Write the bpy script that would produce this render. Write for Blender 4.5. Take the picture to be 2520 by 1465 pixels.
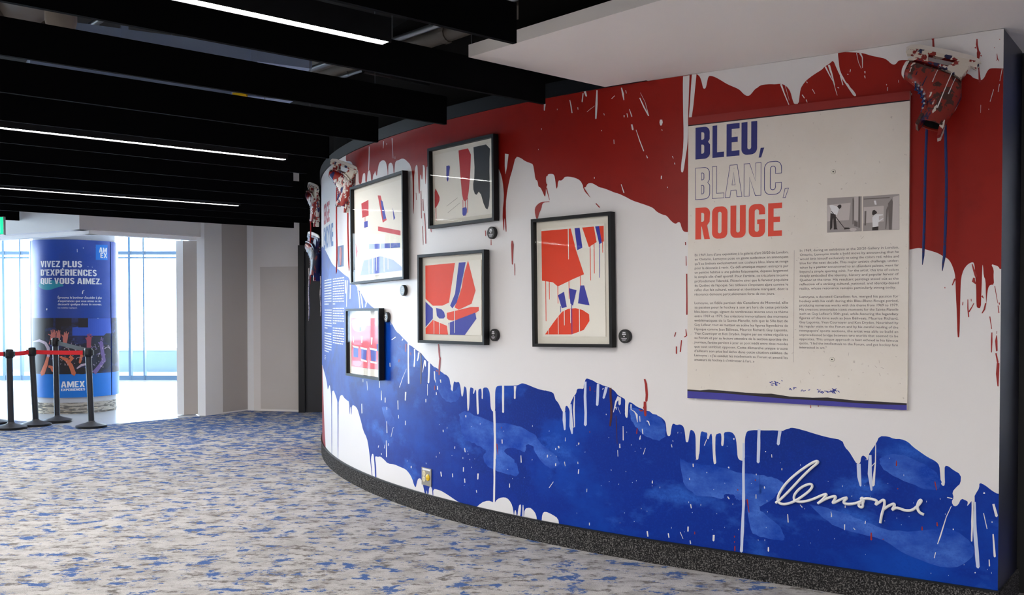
import bpy, bmesh, math, random
import numpy as np
from mathutils import Vector, Matrix
from mathutils.geometry import tessellate_polygon

for o in list(bpy.data.objects):
    bpy.data.objects.remove(o)
sc = bpy.context.scene
COL = sc.collection
random.seed(7)

# ------------------------------------------------------------------ camera, world, exposure
F = 2450.0                      # focal length in pixels of the 2520 px wide frame (35 mm lens)
TH = math.radians(1.25)         # slight downward pitch
HZ = 761.0                      # horizon row
CY = HZ + F * math.tan(TH)
EYE = 1.5
cam = bpy.data.cameras.new('camera')
cam.sensor_width = 36.0
cam.lens = 36.0 * F / 2520.0
cam.shift_y = (CY - 732.5) / 2520.0
cam.clip_start = 0.05
cam.clip_end = 400
co = bpy.data.objects.new('camera', cam)
co.location = (0, 0, EYE)
co.rotation_euler = (math.radians(90) - TH, 0, 0)
COL.objects.link(co)
sc.camera = co

w = bpy.data.worlds.new('daylight')
sc.world = w
w.use_nodes = True
bg = w.node_tree.nodes['Background']
bg.inputs['Color'].default_value = (0.80, 0.91, 1.0, 1)
bg.inputs['Strength'].default_value = 9.0

sc.view_settings.view_transform = 'Standard'
sc.view_settings.look = 'None'
sc.view_settings.gamma = 1.0
sc.view_settings.use_curve_mapping = False
sc.view_settings.exposure = 1.12
LED_POWER = 58.0
FILL_POWER = 560.0

# ------------------------------------------------------------------ camera maths (only to place things where they stand)
def ray(x, y):
    a = (x - 1260) / F
    b = -(y - CY) / F
    return (a, math.cos(TH) + b * math.sin(TH), -math.sin(TH) + b * math.cos(TH))

def onz(x, y, z):
    r = ray(x, y)
    t = (z - EYE) / r[2]
    return Vector((r[0] * t, r[1] * t, z))

def ondepth(x, y, Y):
    r = ray(x, y)
    t = Y / r[1]
    return Vector((r[0] * t, Y, EYE + r[2] * t))

# ------------------------------------------------------------------ colour and materials
def lin(c):
    c = c / 255.0
    return c / 12.92 if c <= 0.04045 else ((c + 0.055) / 1.055) ** 2.4

def rgb(r, g, b):
    return (lin(r), lin(g), lin(b), 1.0)

MATS = {}

def mat(name, col, rough=0.6, metal=0.0, spec=0.5, noise=None, bump=None, emit=None, coat=0.0):
    """col: rgba. noise=(scale, amount): gentle tone variation. bump=(scale, strength)."""
    if name in MATS:
        return MATS[name]
    m = bpy.data.materials.new(name)
    m.use_nodes = True
    nt = m.node_tree
    b = nt.nodes['Principled BSDF']
    b.inputs['Base Color'].default_value = col
    b.inputs['Roughness'].default_value = rough
    b.inputs['Metallic'].default_value = metal
    b.inputs['Specular IOR Level'].default_value = spec
    if coat:
        b.inputs['Coat Weight'].default_value = coat
        b.inputs['Coat Roughness'].default_value = 0.1
    if emit:
        b.inputs['Emission Color'].default_value = emit[0]
        b.inputs['Emission Strength'].default_value = emit[1]
    tc = None
    if noise or bump:
        tc = nt.nodes.new('ShaderNodeTexCoord')
    if noise:
        n = nt.nodes.new('ShaderNodeTexNoise')
        n.inputs['Scale'].default_value = noise[0]
        n.inputs['Detail'].default_value = 5
        nt.links.new(tc.outputs['Object'], n.inputs['Vector'])
        mx = nt.nodes.new('ShaderNodeMix')
        mx.data_type = 'RGBA'
        k = noise[1]
        mx.inputs['A'].default_value = tuple(c * (1 - k) for c in col[:3]) + (1,)
        mx.inputs['B'].default_value = tuple(min(1, c * (1 + k)) for c in col[:3]) + (1,)
        nt.links.new(n.outputs['Fac'], mx.inputs['Factor'])
        nt.links.new(mx.outputs['Result'], b.inputs['Base Color'])
    if bump:
        n2 = nt.nodes.new('ShaderNodeTexNoise')
        n2.inputs['Scale'].default_value = bump[0]
        n2.inputs['Detail'].default_value = 4
        nt.links.new(tc.outputs['Object'], n2.inputs['Vector'])
        bp = nt.nodes.new('ShaderNodeBump')
        bp.inputs['Strength'].default_value = bump[1]
        bp.inputs['Distance'].default_value = 0.01
        nt.links.new(n2.outputs['Fac'], bp.inputs['Height'])
        nt.links.new(bp.outputs['Normal'], b.inputs['Normal'])
    MATS[name] = m
    return m

def ramp_mat(name, layers, rough=0.5, spec=0.5, bump=None):
    """layers: list of (noise scale, detail, stretch xyz, threshold lo, hi, colour); first entry is the base colour."""
    m = bpy.data.materials.new(name)
    m.use_nodes = True
    nt = m.node_tree
    b = nt.nodes['Principled BSDF']
    b.inputs['Roughness'].default_value = rough
    b.inputs['Specular IOR Level'].default_value = spec
    tc = nt.nodes.new('ShaderNodeTexCoord')
    prev = None
    base = layers[0]
    for i, (scale, det, st, lo, hi, col) in enumerate(layers[1:]):
        mp = nt.nodes.new('ShaderNodeMapping')
        mp.inputs['Scale'].default_value = st
        mp.inputs['Location'].default_value = (i * 7.3, i * 3.1, i * 1.7)
        nt.links.new(tc.outputs['Object'], mp.inputs['Vector'])
        n = nt.nodes.new('ShaderNodeTexNoise')
        n.inputs['Scale'].default_value = scale
        n.inputs['Detail'].default_value = det
        n.inputs['Roughness'].default_value = 0.62
        nt.links.new(mp.outputs['Vector'], n.inputs['Vector'])
        r = nt.nodes.new('ShaderNodeMapRange')
        r.inputs['From Min'].default_value = lo
        r.inputs['From Max'].default_value = hi
        nt.links.new(n.outputs['Fac'], r.inputs['Value'])
        mx = nt.nodes.new('ShaderNodeMix')
        mx.data_type = 'RGBA'
        if prev is None:
            mx.inputs['A'].default_value = base
        else:
            nt.links.new(prev, mx.inputs['A'])
        mx.inputs['B'].default_value = col
        nt.links.new(r.outputs['Result'], mx.inputs['Factor'])
        prev = mx.outputs['Result']
    nt.links.new(prev, b.inputs['Base Color'])
    if bump:
        n2 = nt.nodes.new('ShaderNodeTexNoise')
        n2.inputs['Scale'].default_value = bump[0]
        n2.inputs['Detail'].default_value = 3
        nt.links.new(tc.outputs['Object'], n2.inputs['Vector'])
        bp = nt.nodes.new('ShaderNodeBump')
        bp.inputs['Strength'].default_value = bump[1]
        bp.inputs['Distance'].default_value = 0.01
        nt.links.new(n2.outputs['Fac'], bp.inputs['Height'])
        nt.links.new(bp.outputs['Normal'], b.inputs['Normal'])
    MATS[name] = m
    return m

def glass_mat(name, tint=(1, 1, 1, 1), refl=1.0):
    m = bpy.data.materials.new(name)
    m.use_nodes = True
    nt = m.node_tree
    nt.nodes.clear()
    out = nt.nodes.new('ShaderNodeOutputMaterial')
    tr = nt.nodes.new('ShaderNodeBsdfTransparent')
    tr.inputs['Color'].default_value = tint
    gl = nt.nodes.new('ShaderNodeBsdfGlossy')
    gl.inputs['Roughness'].default_value = 0.02
    lw = nt.nodes.new('ShaderNodeLayerWeight')
    lw.inputs['Blend'].default_value = 0.5
    fr = nt.nodes.new('ShaderNodeMath')
    fr.operation = 'POWER'
    fr.inputs[1].default_value = 5.0
    nt.links.new(lw.outputs['Facing'], fr.inputs[0])
    ml = nt.nodes.new('ShaderNodeMath')
    ml.operation = 'MULTIPLY_ADD'
    ml.inputs[1].default_value = 0.94 * refl
    ml.inputs[2].default_value = 0.04 * refl
    mx = nt.nodes.new('ShaderNodeMixShader')
    nt.links.new(fr.outputs[0], ml.inputs[0])
    nt.links.new(ml.outputs[0], mx.inputs['Fac'])
    nt.links.new(tr.outputs[0], mx.inputs[1])
    nt.links.new(gl.outputs[0], mx.inputs[2])
    nt.links.new(mx.outputs[0], out.inputs['Surface'])
    MATS[name] = m
    return m

M_WALLWHITE = mat('mural_white', rgb(236, 233, 233), 0.42, noise=(3, 0.015))
M_RED = ramp_mat('mural_red', [rgb(148, 20, 11), (1.4, 4, (1, 1, 1), 0.35, 0.7, rgb(156, 26, 15)), (9, 4, (1, 1, 1), 0.55, 0.8, rgb(140, 17, 10))], 0.42, spec=0.28)
M_BLUE = ramp_mat('mural_blue', [rgb(0, 46, 150),
                                 (1.1, 6, (1, 1, 1.5), 0.46, 0.62, rgb(6, 72, 182)),
                                 (2.0, 7, (1, 1, 1.8), 0.56, 0.70, rgb(46, 102, 204)),
                                 (1.6, 6, (1, 1, 1.4), 0.58, 0.63, rgb(0, 44, 142)),
                                 (90, 3, (1, 1, 1), 0.5, 0.8, rgb(4, 60, 168))], 0.4, spec=0.22)
M_PALEBLUE = mat('pale_blue_wash', rgb(206, 216, 240), 0.45)
M_WDRIP = mat('white_drip_paint', rgb(234, 232, 233), 0.4)
M_RDRIP = mat('red_drip_paint', rgb(160, 32, 28), 0.4)
M_DKRED = mat('maroon_drip_paint', rgb(70, 20, 34), 0.4)
M_BDRIP = mat('blue_drip_paint', rgb(24, 66, 178), 0.4)
M_NAVYTRIM = mat('navy_trim_paint', rgb(4, 7, 16), 0.5, noise=(2, 0.1), spec=0.3)
M_DARKWALL = mat('dark_plenum_wall', rgb(20, 18, 17), 0.95, spec=0.1, noise=(2, 0.15))
M_CEIL = mat('dark_deck', rgb(20, 19, 19), 0.95, noise=(1.5, 0.2))
M_SOFFIT = mat('soffit_white', rgb(242, 235, 230), 0.7, noise=(1, 0.02), bump=(120, 0.05))
M_FELT = mat('black_felt', rgb(6, 6, 8), 0.95, spec=0.08, noise=(60, 0.15))
M_BLACKMETAL = mat('black_powder_coat', rgb(20, 21, 24), 0.45, spec=0.4)
M_LED = mat('led_diffuser', (1, 1, 1, 1), 0.5, emit=((1.0, 0.97, 0.935, 1), LED_POWER))
M_TAUPE = mat('taupe_paint', rgb(182, 172, 165), 0.75, noise=(2, 0.05))
M_GREYW = mat('off_white_paint', rgb(232, 226, 222), 0.75, noise=(2, 0.03))
M_WHITEP = mat('fresh_white_paint', rgb(242, 241, 241), 0.7, noise=(2, 0.02))
M_STEEL = mat('galvanised_steel', rgb(150, 152, 156), 0.35, metal=0.9, noise=(12, 0.1))
M_DUCT = mat('painted_duct', rgb(96, 88, 80), 0.6, noise=(4, 0.1))
M_CREAM = mat('cream_mat_board', rgb(240, 235, 222), 0.8, noise=(30, 0.015))
M_PAPER = mat('print_paper', rgb(247, 243, 232), 0.75, noise=(40, 0.01))
M_FRAME = mat('black_wood_frame', rgb(20, 21, 24), 0.5, spec=0.3, noise=(18, 0.1))
M_GLASS = glass_mat('picture_glass', (1, 1, 1, 1), 0.42)
M_WINGLASS = glass_mat('window_glass', (0.92, 0.97, 1, 1), 0.8)
M_MULLION = mat('blue_grey_mullion', rgb(92, 116, 140), 0.4, metal=0.3)
M_METALPANEL = mat('navy_brushed_panel', rgb(34, 34, 66), 0.3, metal=0.9, noise=(3, 0.15))
M_DOOR = mat('charcoal_door', rgb(44, 44, 48), 0.55, noise=(3, 0.06))
M_ORANGE = mat('ink_orange_red', rgb(240, 60, 10), 0.55)
M_INKBLUE = mat('ink_blue', rgb(44, 48, 168), 0.55)
M_INKRED = mat('ink_red', rgb(196, 22, 32), 0.55)
M_INKBLACK = mat('ink_black', rgb(26, 26, 28), 0.6)
M_INKPINK = mat('ink_pink', rgb(226, 110, 140), 0.55)
M_NAVYTEXT = mat('navy_print', rgb(44, 48, 124), 0.6)
M_CORAL = mat('coral_red_print', rgb(240, 80, 60), 0.6)
M_BODYTEXT = mat('grey_text_ink', rgb(92, 84, 84), 0.7)
M_WHITEPRINT = mat('white_print', rgb(240, 240, 242), 0.6)
M_PLATE = mat('steel_plate', rgb(168, 162, 150), 0.35, metal=0.6, noise=(40, 0.05))
M_IVORY = mat('ivory_plastic', rgb(232, 222, 190), 0.4)
M_YELLOW = mat('yellow_plastic', rgb(236, 196, 20), 0.4)
M_RUBBER = mat('puck_rubber', rgb(30, 30, 32), 0.6, bump=(200, 0.1))
M_SIGN = mat('white_acrylic', rgb(244, 243, 242), 0.3)
M_BOARD = ramp_mat('panel_print_white', [rgb(238, 231, 222), (2.0, 5, (1, 1, 1), 0.4, 0.75, rgb(230, 221, 210)), (40, 5, (1, 1, 4), 0.66, 0.72, rgb(206, 196, 188))], 0.5)

# carpet
def carpet_mat():
    m = bpy.data.materials.new('carpet_heather')
    m.use_nodes = True
    nt = m.node_tree
    b = nt.nodes['Principled BSDF']
    b.inputs['Roughness'].default_value = 0.95
    b.inputs['Specular IOR Level'].default_value = 0.1
    tc = nt.nodes.new('ShaderNodeTexCoord')
    sep = nt.nodes.new('ShaderNodeSeparateXYZ')
    nt.links.new(tc.outputs['Object'], sep.inputs[0])
    zone = nt.nodes.new('ShaderNodeMapRange')          # the carpet turns bluer towards the lobby
    zone.inputs['From Min'].default_value = 8.0
    zone.inputs['From Max'].default_value = 13.0
    zone.inputs['To Max'].default_value = 0.075
    nt.links.new(sep.outputs['Y'], zone.inputs['Value'])
    prev = None
    base = rgb(196, 193, 190)
    for i, (scale, rgh, st, lo, hi, col, z_) in enumerate((
            (4.4, 0.68, (1.0, 1.2, 1), 0.44, 0.60, rgb(172, 168, 165), 0),
            (9.0, 0.76, (1.0, 1.7, 1), 0.51, 0.60, rgb(116, 110, 106), 0),
            (7.0, 0.72, (1.0, 1.3, 1), 0.553, 0.580, rgb(76, 105, 160), 1))):
        mp = nt.nodes.new('ShaderNodeMapping')
        mp.inputs['Scale'].default_value = st
        mp.inputs['Location'].default_value = (i * 7.3, i * 3.1, i * 1.7)
        nt.links.new(tc.outputs['Object'], mp.inputs['Vector'])
        n = nt.nodes.new('ShaderNodeTexNoise')
        n.inputs['Scale'].default_value = scale
        n.inputs['Detail'].default_value = 12
        n.inputs['Roughness'].default_value = rgh
        nt.links.new(mp.outputs['Vector'], n.inputs['Vector'])
        v = n.outputs['Fac']
        if z_:
            ad = nt.nodes.new('ShaderNodeMath')
            nt.links.new(v, ad.inputs[0])
            nt.links.new(zone.outputs['Result'], ad.inputs[1])
            v = ad.outputs[0]
        r = nt.nodes.new('ShaderNodeMapRange')
        r.inputs['From Min'].default_value = lo
        r.inputs['From Max'].default_value = hi
        nt.links.new(v, r.inputs['Value'])
        mx = nt.nodes.new('ShaderNodeMix')
        mx.data_type = 'RGBA'
        if prev is None:
            mx.inputs['A'].default_value = base
        else:
            nt.links.new(prev, mx.inputs['A'])
        mx.inputs['B'].default_value = col
        nt.links.new(r.outputs['Result'], mx.inputs['Factor'])
        prev = mx.outputs['Result']
    pile = nt.nodes.new('ShaderNodeTexNoise')
    pile.inputs['Scale'].default_value = 160
    pile.inputs['Detail'].default_value = 3
    nt.links.new(tc.outputs['Object'], pile.inputs['Vector'])
    hv = nt.nodes.new('ShaderNodeMapRange')
    hv.inputs['From Min'].default_value = 0.3
    hv.inputs['From Max'].default_value = 0.7
    hv.inputs['To Min'].default_value = 0.78
    hv.inputs['To Max'].default_value = 1.12
    nt.links.new(pile.outputs['Fac'], hv.inputs['Value'])
    sv = nt.nodes.new('ShaderNodeHueSaturation')
    nt.links.new(prev, sv.inputs['Color'])
    nt.links.new(hv.outputs['Result'], sv.inputs['Value'])
    nt.links.new(sv.outputs['Color'], b.inputs['Base Color'])
    bp = nt.nodes.new('ShaderNodeBump')
    bp.inputs['Strength'].default_value = 0.5
    bp.inputs['Distance'].default_value = 0.01
    nt.links.new(pile.outputs['Fac'], bp.inputs['Height'])
    nt.links.new(bp.outputs['Normal'], b.inputs['Normal'])
    return m
M_CARPET = carpet_mat()
M_BASECARPET = ramp_mat('speckled_carpet_base', [rgb(44, 43, 44), (130, 3, (1, 1, 1), 0.50, 0.62, rgb(128, 125, 123)), (90, 3, (1, 1, 1), 0.58, 0.66, rgb(14, 14, 15))], 0.95, spec=0.1, bump=(300, 0.6))
M_LOBBYFLOOR = mat('pale_polished_floor', rgb(206, 208, 212), 0.25, noise=(2, 0.03))

# ------------------------------------------------------------------ mesh builder
class MB:
    def __init__(self):
        self.v = []
        self.f = []

    def add(self, vs, fs, M=None):
        o = len(self.v)
        for p in vs:
            p = Vector(p)
            self.v.append(M @ p if M else p)
        self.f += [tuple(i + o for i in q) for q in fs]
        return self

    def box(self, x0, x1, y0, y1, z0, z1, M=None):
        vs = [(x, y, z) for z in (z0, z1) for y in (y0, y1) for x in (x0, x1)]
        return self.add(vs, [(0, 2, 3, 1), (4, 5, 7, 6), (0, 1, 5, 4), (2, 6, 7, 3), (0, 4, 6, 2), (1, 3, 7, 5)], M)

    def prism(self, poly, z0, z1, M=None):
        """poly in xy, extruded along z."""
        n = len(poly)
        tris = tessellate_polygon([[Vector((p[0], p[1], 0)) for p in poly]])
        vs = [(p[0], p[1], z0) for p in poly] + [(p[0], p[1], z1) for p in poly]
        fs = [tuple(reversed(t)) for t in tris] + [tuple(i + n for i in t) for t in tris]
        fs += [(i, (i + 1) % n, (i + 1) % n + n, i + n) for i in range(n)]
        return self.add(vs, fs, M)

    def flat(self, poly, z, M=None):
        tris = tessellate_polygon([[Vector((p[0], p[1], 0)) for p in poly]])
        return self.add([(p[0], p[1], z) for p in poly], [tuple(t) for t in tris], M)

    def tube(self, pts, r, n=8, cap=True, flat=1.0):
        pts = [Vector(p) for p in pts]
        rs = r if isinstance(r, (list, tuple)) else [r] * len(pts)
        o = len(self.v)
        t0 = (pts[1] - pts[0]).normalized()
        ref = Vector((0, 0, 1)) if abs(t0.z) < 0.9 else Vector((1, 0, 0))
        nrm = t0.cross(ref).normalized()
        for i, p in enumerate(pts):
            a = pts[max(i - 1, 0)]
            b = pts[min(i + 1, len(pts) - 1)]
            t = (b - a).normalized()
            nrm = (nrm - t * nrm.dot(t)).normalized()
            bn = t.cross(nrm)
            for k in range(n):
                an = 2 * math.pi * k / n
                self.v.append(p + nrm * (rs[i] * math.cos(an)) + bn * (rs[i] * flat * math.sin(an)))
        for i in range(len(pts) - 1):
            for k in range(n):
                k2 = (k + 1) % n
                self.f.append((o + i * n + k, o + i * n + k2, o + (i + 1) * n + k2, o + (i + 1) * n + k))
        if cap:
            self.f.append(tuple(o + k for k in reversed(range(n))))
            self.f.append(tuple(o + (len(pts) - 1) * n + k for k in range(n)))
        return self

    def lathe(self, prof, n=24, M=None):
        """prof list of (r, z) revolved about z."""
        vs, fs = [], []
        for (r, z) in prof:
            for k in range(n):
                a = 2 * math.pi * k / n
                vs.append((r * math.cos(a), r * math.sin(a), z))
        for i in range(len(prof) - 1):
            for k in range(n):
                k2 = (k + 1) % n
                fs.append((i * n + k, i * n + k2, (i + 1) * n + k2, (i + 1) * n + k))
        fs.append(tuple(reversed(range(n))))
        fs.append(tuple((len(prof) - 1) * n + k for k in range(n)))
        return self.add(vs, fs, M)

    def build(self, name, m, parent=None, smooth=False, inv=None):
        me = bpy.data.meshes.new(name)
        vs = [inv @ p for p in self.v] if inv else self.v
        me.from_pydata([tuple(p) for p in vs], [], self.f)
        me.materials.append(m)
        me.update()
        if smooth:
            for p in me.polygons:
                p.use_smooth = True
            try:
                me.set_sharp_from_angle(angle=math.radians(40))
            except Exception:
                pass
        o = bpy.data.objects.new(name, me)
        COL.objects.link(o)
        if parent:
            o.parent = parent
        return o

def tag(o, label=None, cat=None, group=None, kind=None):
    if label:
        o['label'] = label
    if cat:
        o['category'] = cat
    if group:
        o['group'] = group
    if kind:
        o['kind'] = kind
    return o

class Thing:
    """An Empty standing at matrix M; parts are given in world or local coordinates."""
    def __init__(self, name, label, cat, M, group=None, kind=None):
        self.o = bpy.data.objects.new(name, None)
        self.o.empty_display_size = 0.05
        COL.objects.link(self.o)
        self.o.matrix_world = M
        self.M = M.copy()
        self.inv = M.inverted()
        tag(self.o, label, cat, group, kind)

    def part(self, name, mb, m, smooth=False, world=False, parent=None, label=None):
        o = mb.build(name, m, parent or self.o, smooth, self.inv if world else None)
        if label:
            o['label'] = label
        return o

# ------------------------------------------------------------------ the curved wall: plan curve and mappings
WX0, WY0, WA0, WL, WK, WK0, WK2 = 2.34622, 4.77971, 0.61931, 1.70596, 0.15177, -0.0059, -0.00287
ZB, ZT = 0.1404, 2.8387        # top of the carpet base, top of the mural
DS = 0.01
NS = 1101
_S = np.arange(NS) * DS
_T = np.maximum(_S - WL, 0)
_A = WA0 + WK0 * np.minimum(_S, WL) + WK * _T + WK2 * _T * _T
_X = WX0 + np.concatenate([[0], np.cumsum(-np.cos((_A[:-1] + _A[1:]) / 2) * DS)])
_Y = WY0 + np.concatenate([[0], np.cumsum(np.sin((_A[:-1] + _A[1:]) / 2) * DS)])
_NX, _NY = -np.sin(_A), -np.cos(_A)
SMAX = _S[-1]

def wall_p(s, z, off=0.0):
    if s < 0:
        return Vector((_X[0] + s * math.cos(_A[0]) * -1 + _NX[0] * off, _Y[0] + s * math.sin(_A[0]) + _NY[0] * off, z))
    i = min(int(s / DS), NS - 2)
    f = s / DS - i
    x = _X[i] * (1 - f) + _X[i + 1] * f
    y = _Y[i] * (1 - f) + _Y[i + 1] * f
    nx = _NX[i] * (1 - f) + _NX[i + 1] * f
    ny = _NY[i] * (1 - f) + _NY[i + 1] * f
    return Vector((x + nx * off, y + ny * off, z))

def wall_a(s):
    return float(np.interp(s, _S, _A))

def wall_frame(s, z, off=0.0, roll=0.0):
    """local x = right along the wall, y = up, z = out of the wall."""
    a = wall_a(s)
    X = Vector((math.cos(a), -math.sin(a), 0))
    Y = Vector((0, 0, 1))
    Z = Vector((-math.sin(a), -math.cos(a), 0))
    M = Matrix(((X.x, Y.x, Z.x, 0), (X.y, Y.y, Z.y, 0), (X.z, Y.z, Z.z, 0), (0, 0, 0, 1)))
    return Matrix.Translation(wall_p(s, z, off)) @ M @ Matrix.Rotation(roll, 4, 'Z')

def px_sz(x, y, off=0.0):
    """pixel -> (s, z) on the wall surface pushed out by off."""
    r = ray(x, y)
    X = _X + _NX * off
    Y = _Y + _NY * off
    g = X * r[1] - Y * r[0]
    idx = np.nonzero((g[:-1] > 0) & (g[1:] <= 0))[0]
    if len(idx) == 0:
        i = int(np.argmin(X / Y))
        s = _S[i]
        t = Y[i] / r[1]
    else:
        i = int(idx[0])
        fr = g[i] / (g[i] - g[i + 1])
        s = _S[i] + fr * DS
        t = (Y[i] * (1 - fr) + Y[i + 1] * fr) / r[1]
    if x > 2440 and len(idx) == 0:
        s = 0.0
    return s, EYE + r[2] * t

def Zm(x0, y0, k, pts):
    """points read in an enlarged crop -> photograph pixels (keeps a third value, scaled)."""
    return [(x0 + p[0] * k, y0 + p[1] * k) + tuple(q * k for q in p[2:]) for p in pts]

def chaikin(pts):
    out = [pts[0]]
    for a, b in zip(pts[:-1], pts[1:]):
        out.append((a[0] * .75 + b[0] * .25, a[1] * .75 + b[1] * .25))
        out.append((a[0] * .25 + b[0] * .75, a[1] * .25 + b[1] * .75))
    out.append(pts[-1])
    return out

def wall_poly_sz(mb, sz, off, cut=0.12):
    """fill a polygon given in (s, z) and lay it on the curved wall."""
    tris = tessellate_polygon([[Vector((p[0], p[1], 0)) for p in sz]])
    smin = min(p[0] for p in sz)
    smax = max(p[0] for p in sz)
    if smax - smin > cut * 1.2:
        bm = bmesh.new()
        vs = [bm.verts.new((p[0], p[1], 0)) for p in sz]
        for t in tris:
            try:
                bm.faces.new([vs[i] for i in t])
            except ValueError:
                pass
        s = math.ceil(smin / cut) * cut
        while s < smax:
            bmesh.ops.bisect_plane(bm, geom=bm.verts[:] + bm.edges[:] + bm.faces[:], dist=1e-6, plane_co=(s, 0, 0), plane_no=(1, 0, 0))
            s += cut
        bm.verts.index_update()
        mb.add([wall_p(v.co.x, v.co.y, off) for v in bm.verts], [tuple(v.index for v in f.verts) for f in bm.faces])
        bm.free()
    else:
        mb.add([wall_p(p[0], p[1], off) for p in sz], [tuple(t) for t in tris])

def wall_poly(mb, px, off, cut=0.12):
    wall_poly_sz(mb, [px_sz(p[0], p[1], off) for p in px], off, cut)

def stroke_outline(pts, cap=True):
    """pts: (x, y, width) in pixels -> outline polygon."""
    L, R = [], []
    n = len(pts)
    for i, p in enumerate(pts):
        a = pts[max(i - 1, 0)]
        b = pts[min(i + 1, n - 1)]
        dx, dy = b[0] - a[0], b[1] - a[1]
        d = math.hypot(dx, dy) or 1
        nx, ny = -dy / d, dx / d
        h = p[2] / 2
        L.append((p[0] + nx * h, p[1] + ny * h))
        R.append((p[0] - nx * h, p[1] - ny * h))
    e = pts[-1]
    dx, dy = e[0] - pts[-2][0], e[1] - pts[-2][1]
    d = math.hypot(dx, dy) or 1
    tip = [(e[0] + dx / d * e[2] * .5, e[1] + dy / d * e[2] * .5)] if cap else []
    return L + tip + R[::-1]

DRIPS = []
def wall_stroke(mb, pts, off):
    L = sum(math.hypot(b[0] - a[0], b[1] - a[1]) for a, b in zip(pts[:-1], pts[1:]))
    if L * max(p[2] for p in pts) > 150 or L > 45:      # large enough to be a piece of its own
        b = MB()
        wall_poly(b, stroke_outline(pts), off)
        DRIPS.append((b, mb))
        return
    wall_poly(mb, stroke_outline(pts), off)

def flush(mb, name, m):
    """the joined small flecks, and every long drip by itself."""
    for b, owner in DRIPS[:]:
        if owner is mb:
            b.build('paint_drip', m, WALL)
            DRIPS.remove((b, owner))
    o = mb.build(name, m, WALL)
    o['kind'] = 'stuff'
    return o

def dense(pts, step=14):
    """wobble a drip a little so that its edges are not ruled."""
    out = []
    for a, b in zip(pts[:-1], pts[1:]):
        k = max(1, int(math.hypot(b[0] - a[0], b[1] - a[1]) / step))
        for i in range(k):
            t = i / k
            out.append(tuple(u * (1 - t) + v * t for u, v in zip(a, b)))
    out.append(pts[-1])
    return [(p[0] + random.uniform(-.25, .25), p[1], p[2] * random.uniform(.9, 1.1)) for p in out]

# ------------------------------------------------------------------ text
def text_geo(body, offset=0.0, res=3, shear=0.0):
    cu = bpy.data.curves.new('t', 'FONT')
    cu.body = body
    cu.size = 1.0
    cu.resolution_u = res
    cu.offset = offset
    cu.shear = shear
    ob = bpy.data.objects.new('t', cu)
    COL.objects.link(ob)
    dg = bpy.context.evaluated_depsgraph_get()
    ev = ob.evaluated_get(dg)
    me = ev.to_mesh()
    vs = [(v.co.x, v.co.y) for v in me.vertices]
    fs = [tuple(p.vertices) for p in me.polygons]
    ev.to_mesh_clear()
    bpy.data.objects.remove(ob)
    bpy.data.curves.remove(cu)
    return vs, fs

CAPH = None

def cap_height():
    global CAPH
    if CAPH is None:
        vs, _ = text_geo('H')
        CAPH = max(v[1] for v in vs)
    return CAPH

def text_fit(body, width, cap, offset=0.0, natural=False, ratio=1.0, res=3):
    """text scaled so that capitals are `cap` tall and the line `width` wide (unless natural)."""
    vs, fs = text_geo(body, offset, res)
    x0 = min(v[0] for v in vs)
    x1 = max(v[0] for v in vs)
    ky = cap / cap_height()
    kx = ky * ratio if natural else width / (x1 - x0)
    return [((v[0] - x0) * kx, v[1] * ky) for v in vs], fs

# ================================================================== STRUCTURE
D1 = Vector((0.745, 0.667, 0))          # direction of the ceiling baffles
D2 = Vector((-0.667, 0.745, 0))         # across them
ROOF = 3.75

def strip_wall(mb, s0, s1, z0, z1, off, step=0.1):
    n = max(1, int(math.ceil((s1 - s0) / step)))
    vs = []
    for i in range(n + 1):
        s = s0 + (s1 - s0) * i / n
        vs += [wall_p(s, z0, off), wall_p(s, z1, off)]
    mb.add(vs, [(2 * i + 2, 2 * i, 2 * i + 1, 2 * i + 3) for i in range(n)])

def solid_strip(mb, s0, s1, z0, z1, o0, o1, step=0.1):
    """curved slab that follows the wall between offsets o0 (inner) and o1 (outer)."""
    n = max(1, int(math.ceil((s1 - s0) / step)))
    vs, fs = [], []
    for i in range(n + 1):
        s = s0 + (s1 - s0) * i / n
        vs += [wall_p(s, z0, o0), wall_p(s, z1, o0), wall_p(s, z1, o1), wall_p(s, z0, o1)]
    for i in range(n):
        a, b = 4 * i, 4 * i + 4
        for k in range(4):
            k2 = (k + 1) % 4
            fs.append((a + k, a + k2, b + k2, b + k))
    fs += [(0, 3, 2, 1), (4 * n, 4 * n + 1, 4 * n + 2, 4 * n + 3)]
    mb.add(vs, fs)

# floor: carpet, bounded at the far end by the line under the header
HC = onz(200, 1051, 0)
HR = onz(497, 1024, 0)
HL = onz(0, 1031, 0)
hl_dir = (HL - HC).normalized()
HL2 = HC + hl_dir * 12
mb = MB()
mb.prism([(p.x, p.y) for p in (Vector((-14, -6, 0)), Vector((8, -6, 0)), Vector((8, 16, 0)), Vector((HR.x + 1.1, 16, 0)), HR, HC, HL2, Vector((-14, HL2.y, 0)))], -0.05, 0.0)
floor = tag(mb.build('floor', M_CARPET), 'light grey carpet with blue and brown flecks', 'carpet', kind='structure')
mb = MB()
mb.box(-16, 2, 9, 24, -0.06, -0.008)
tag(mb.build('floor_lobby', M_LOBBYFLOOR), 'pale polished floor of the sunlit lobby', 'floor', kind='structure')

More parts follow.
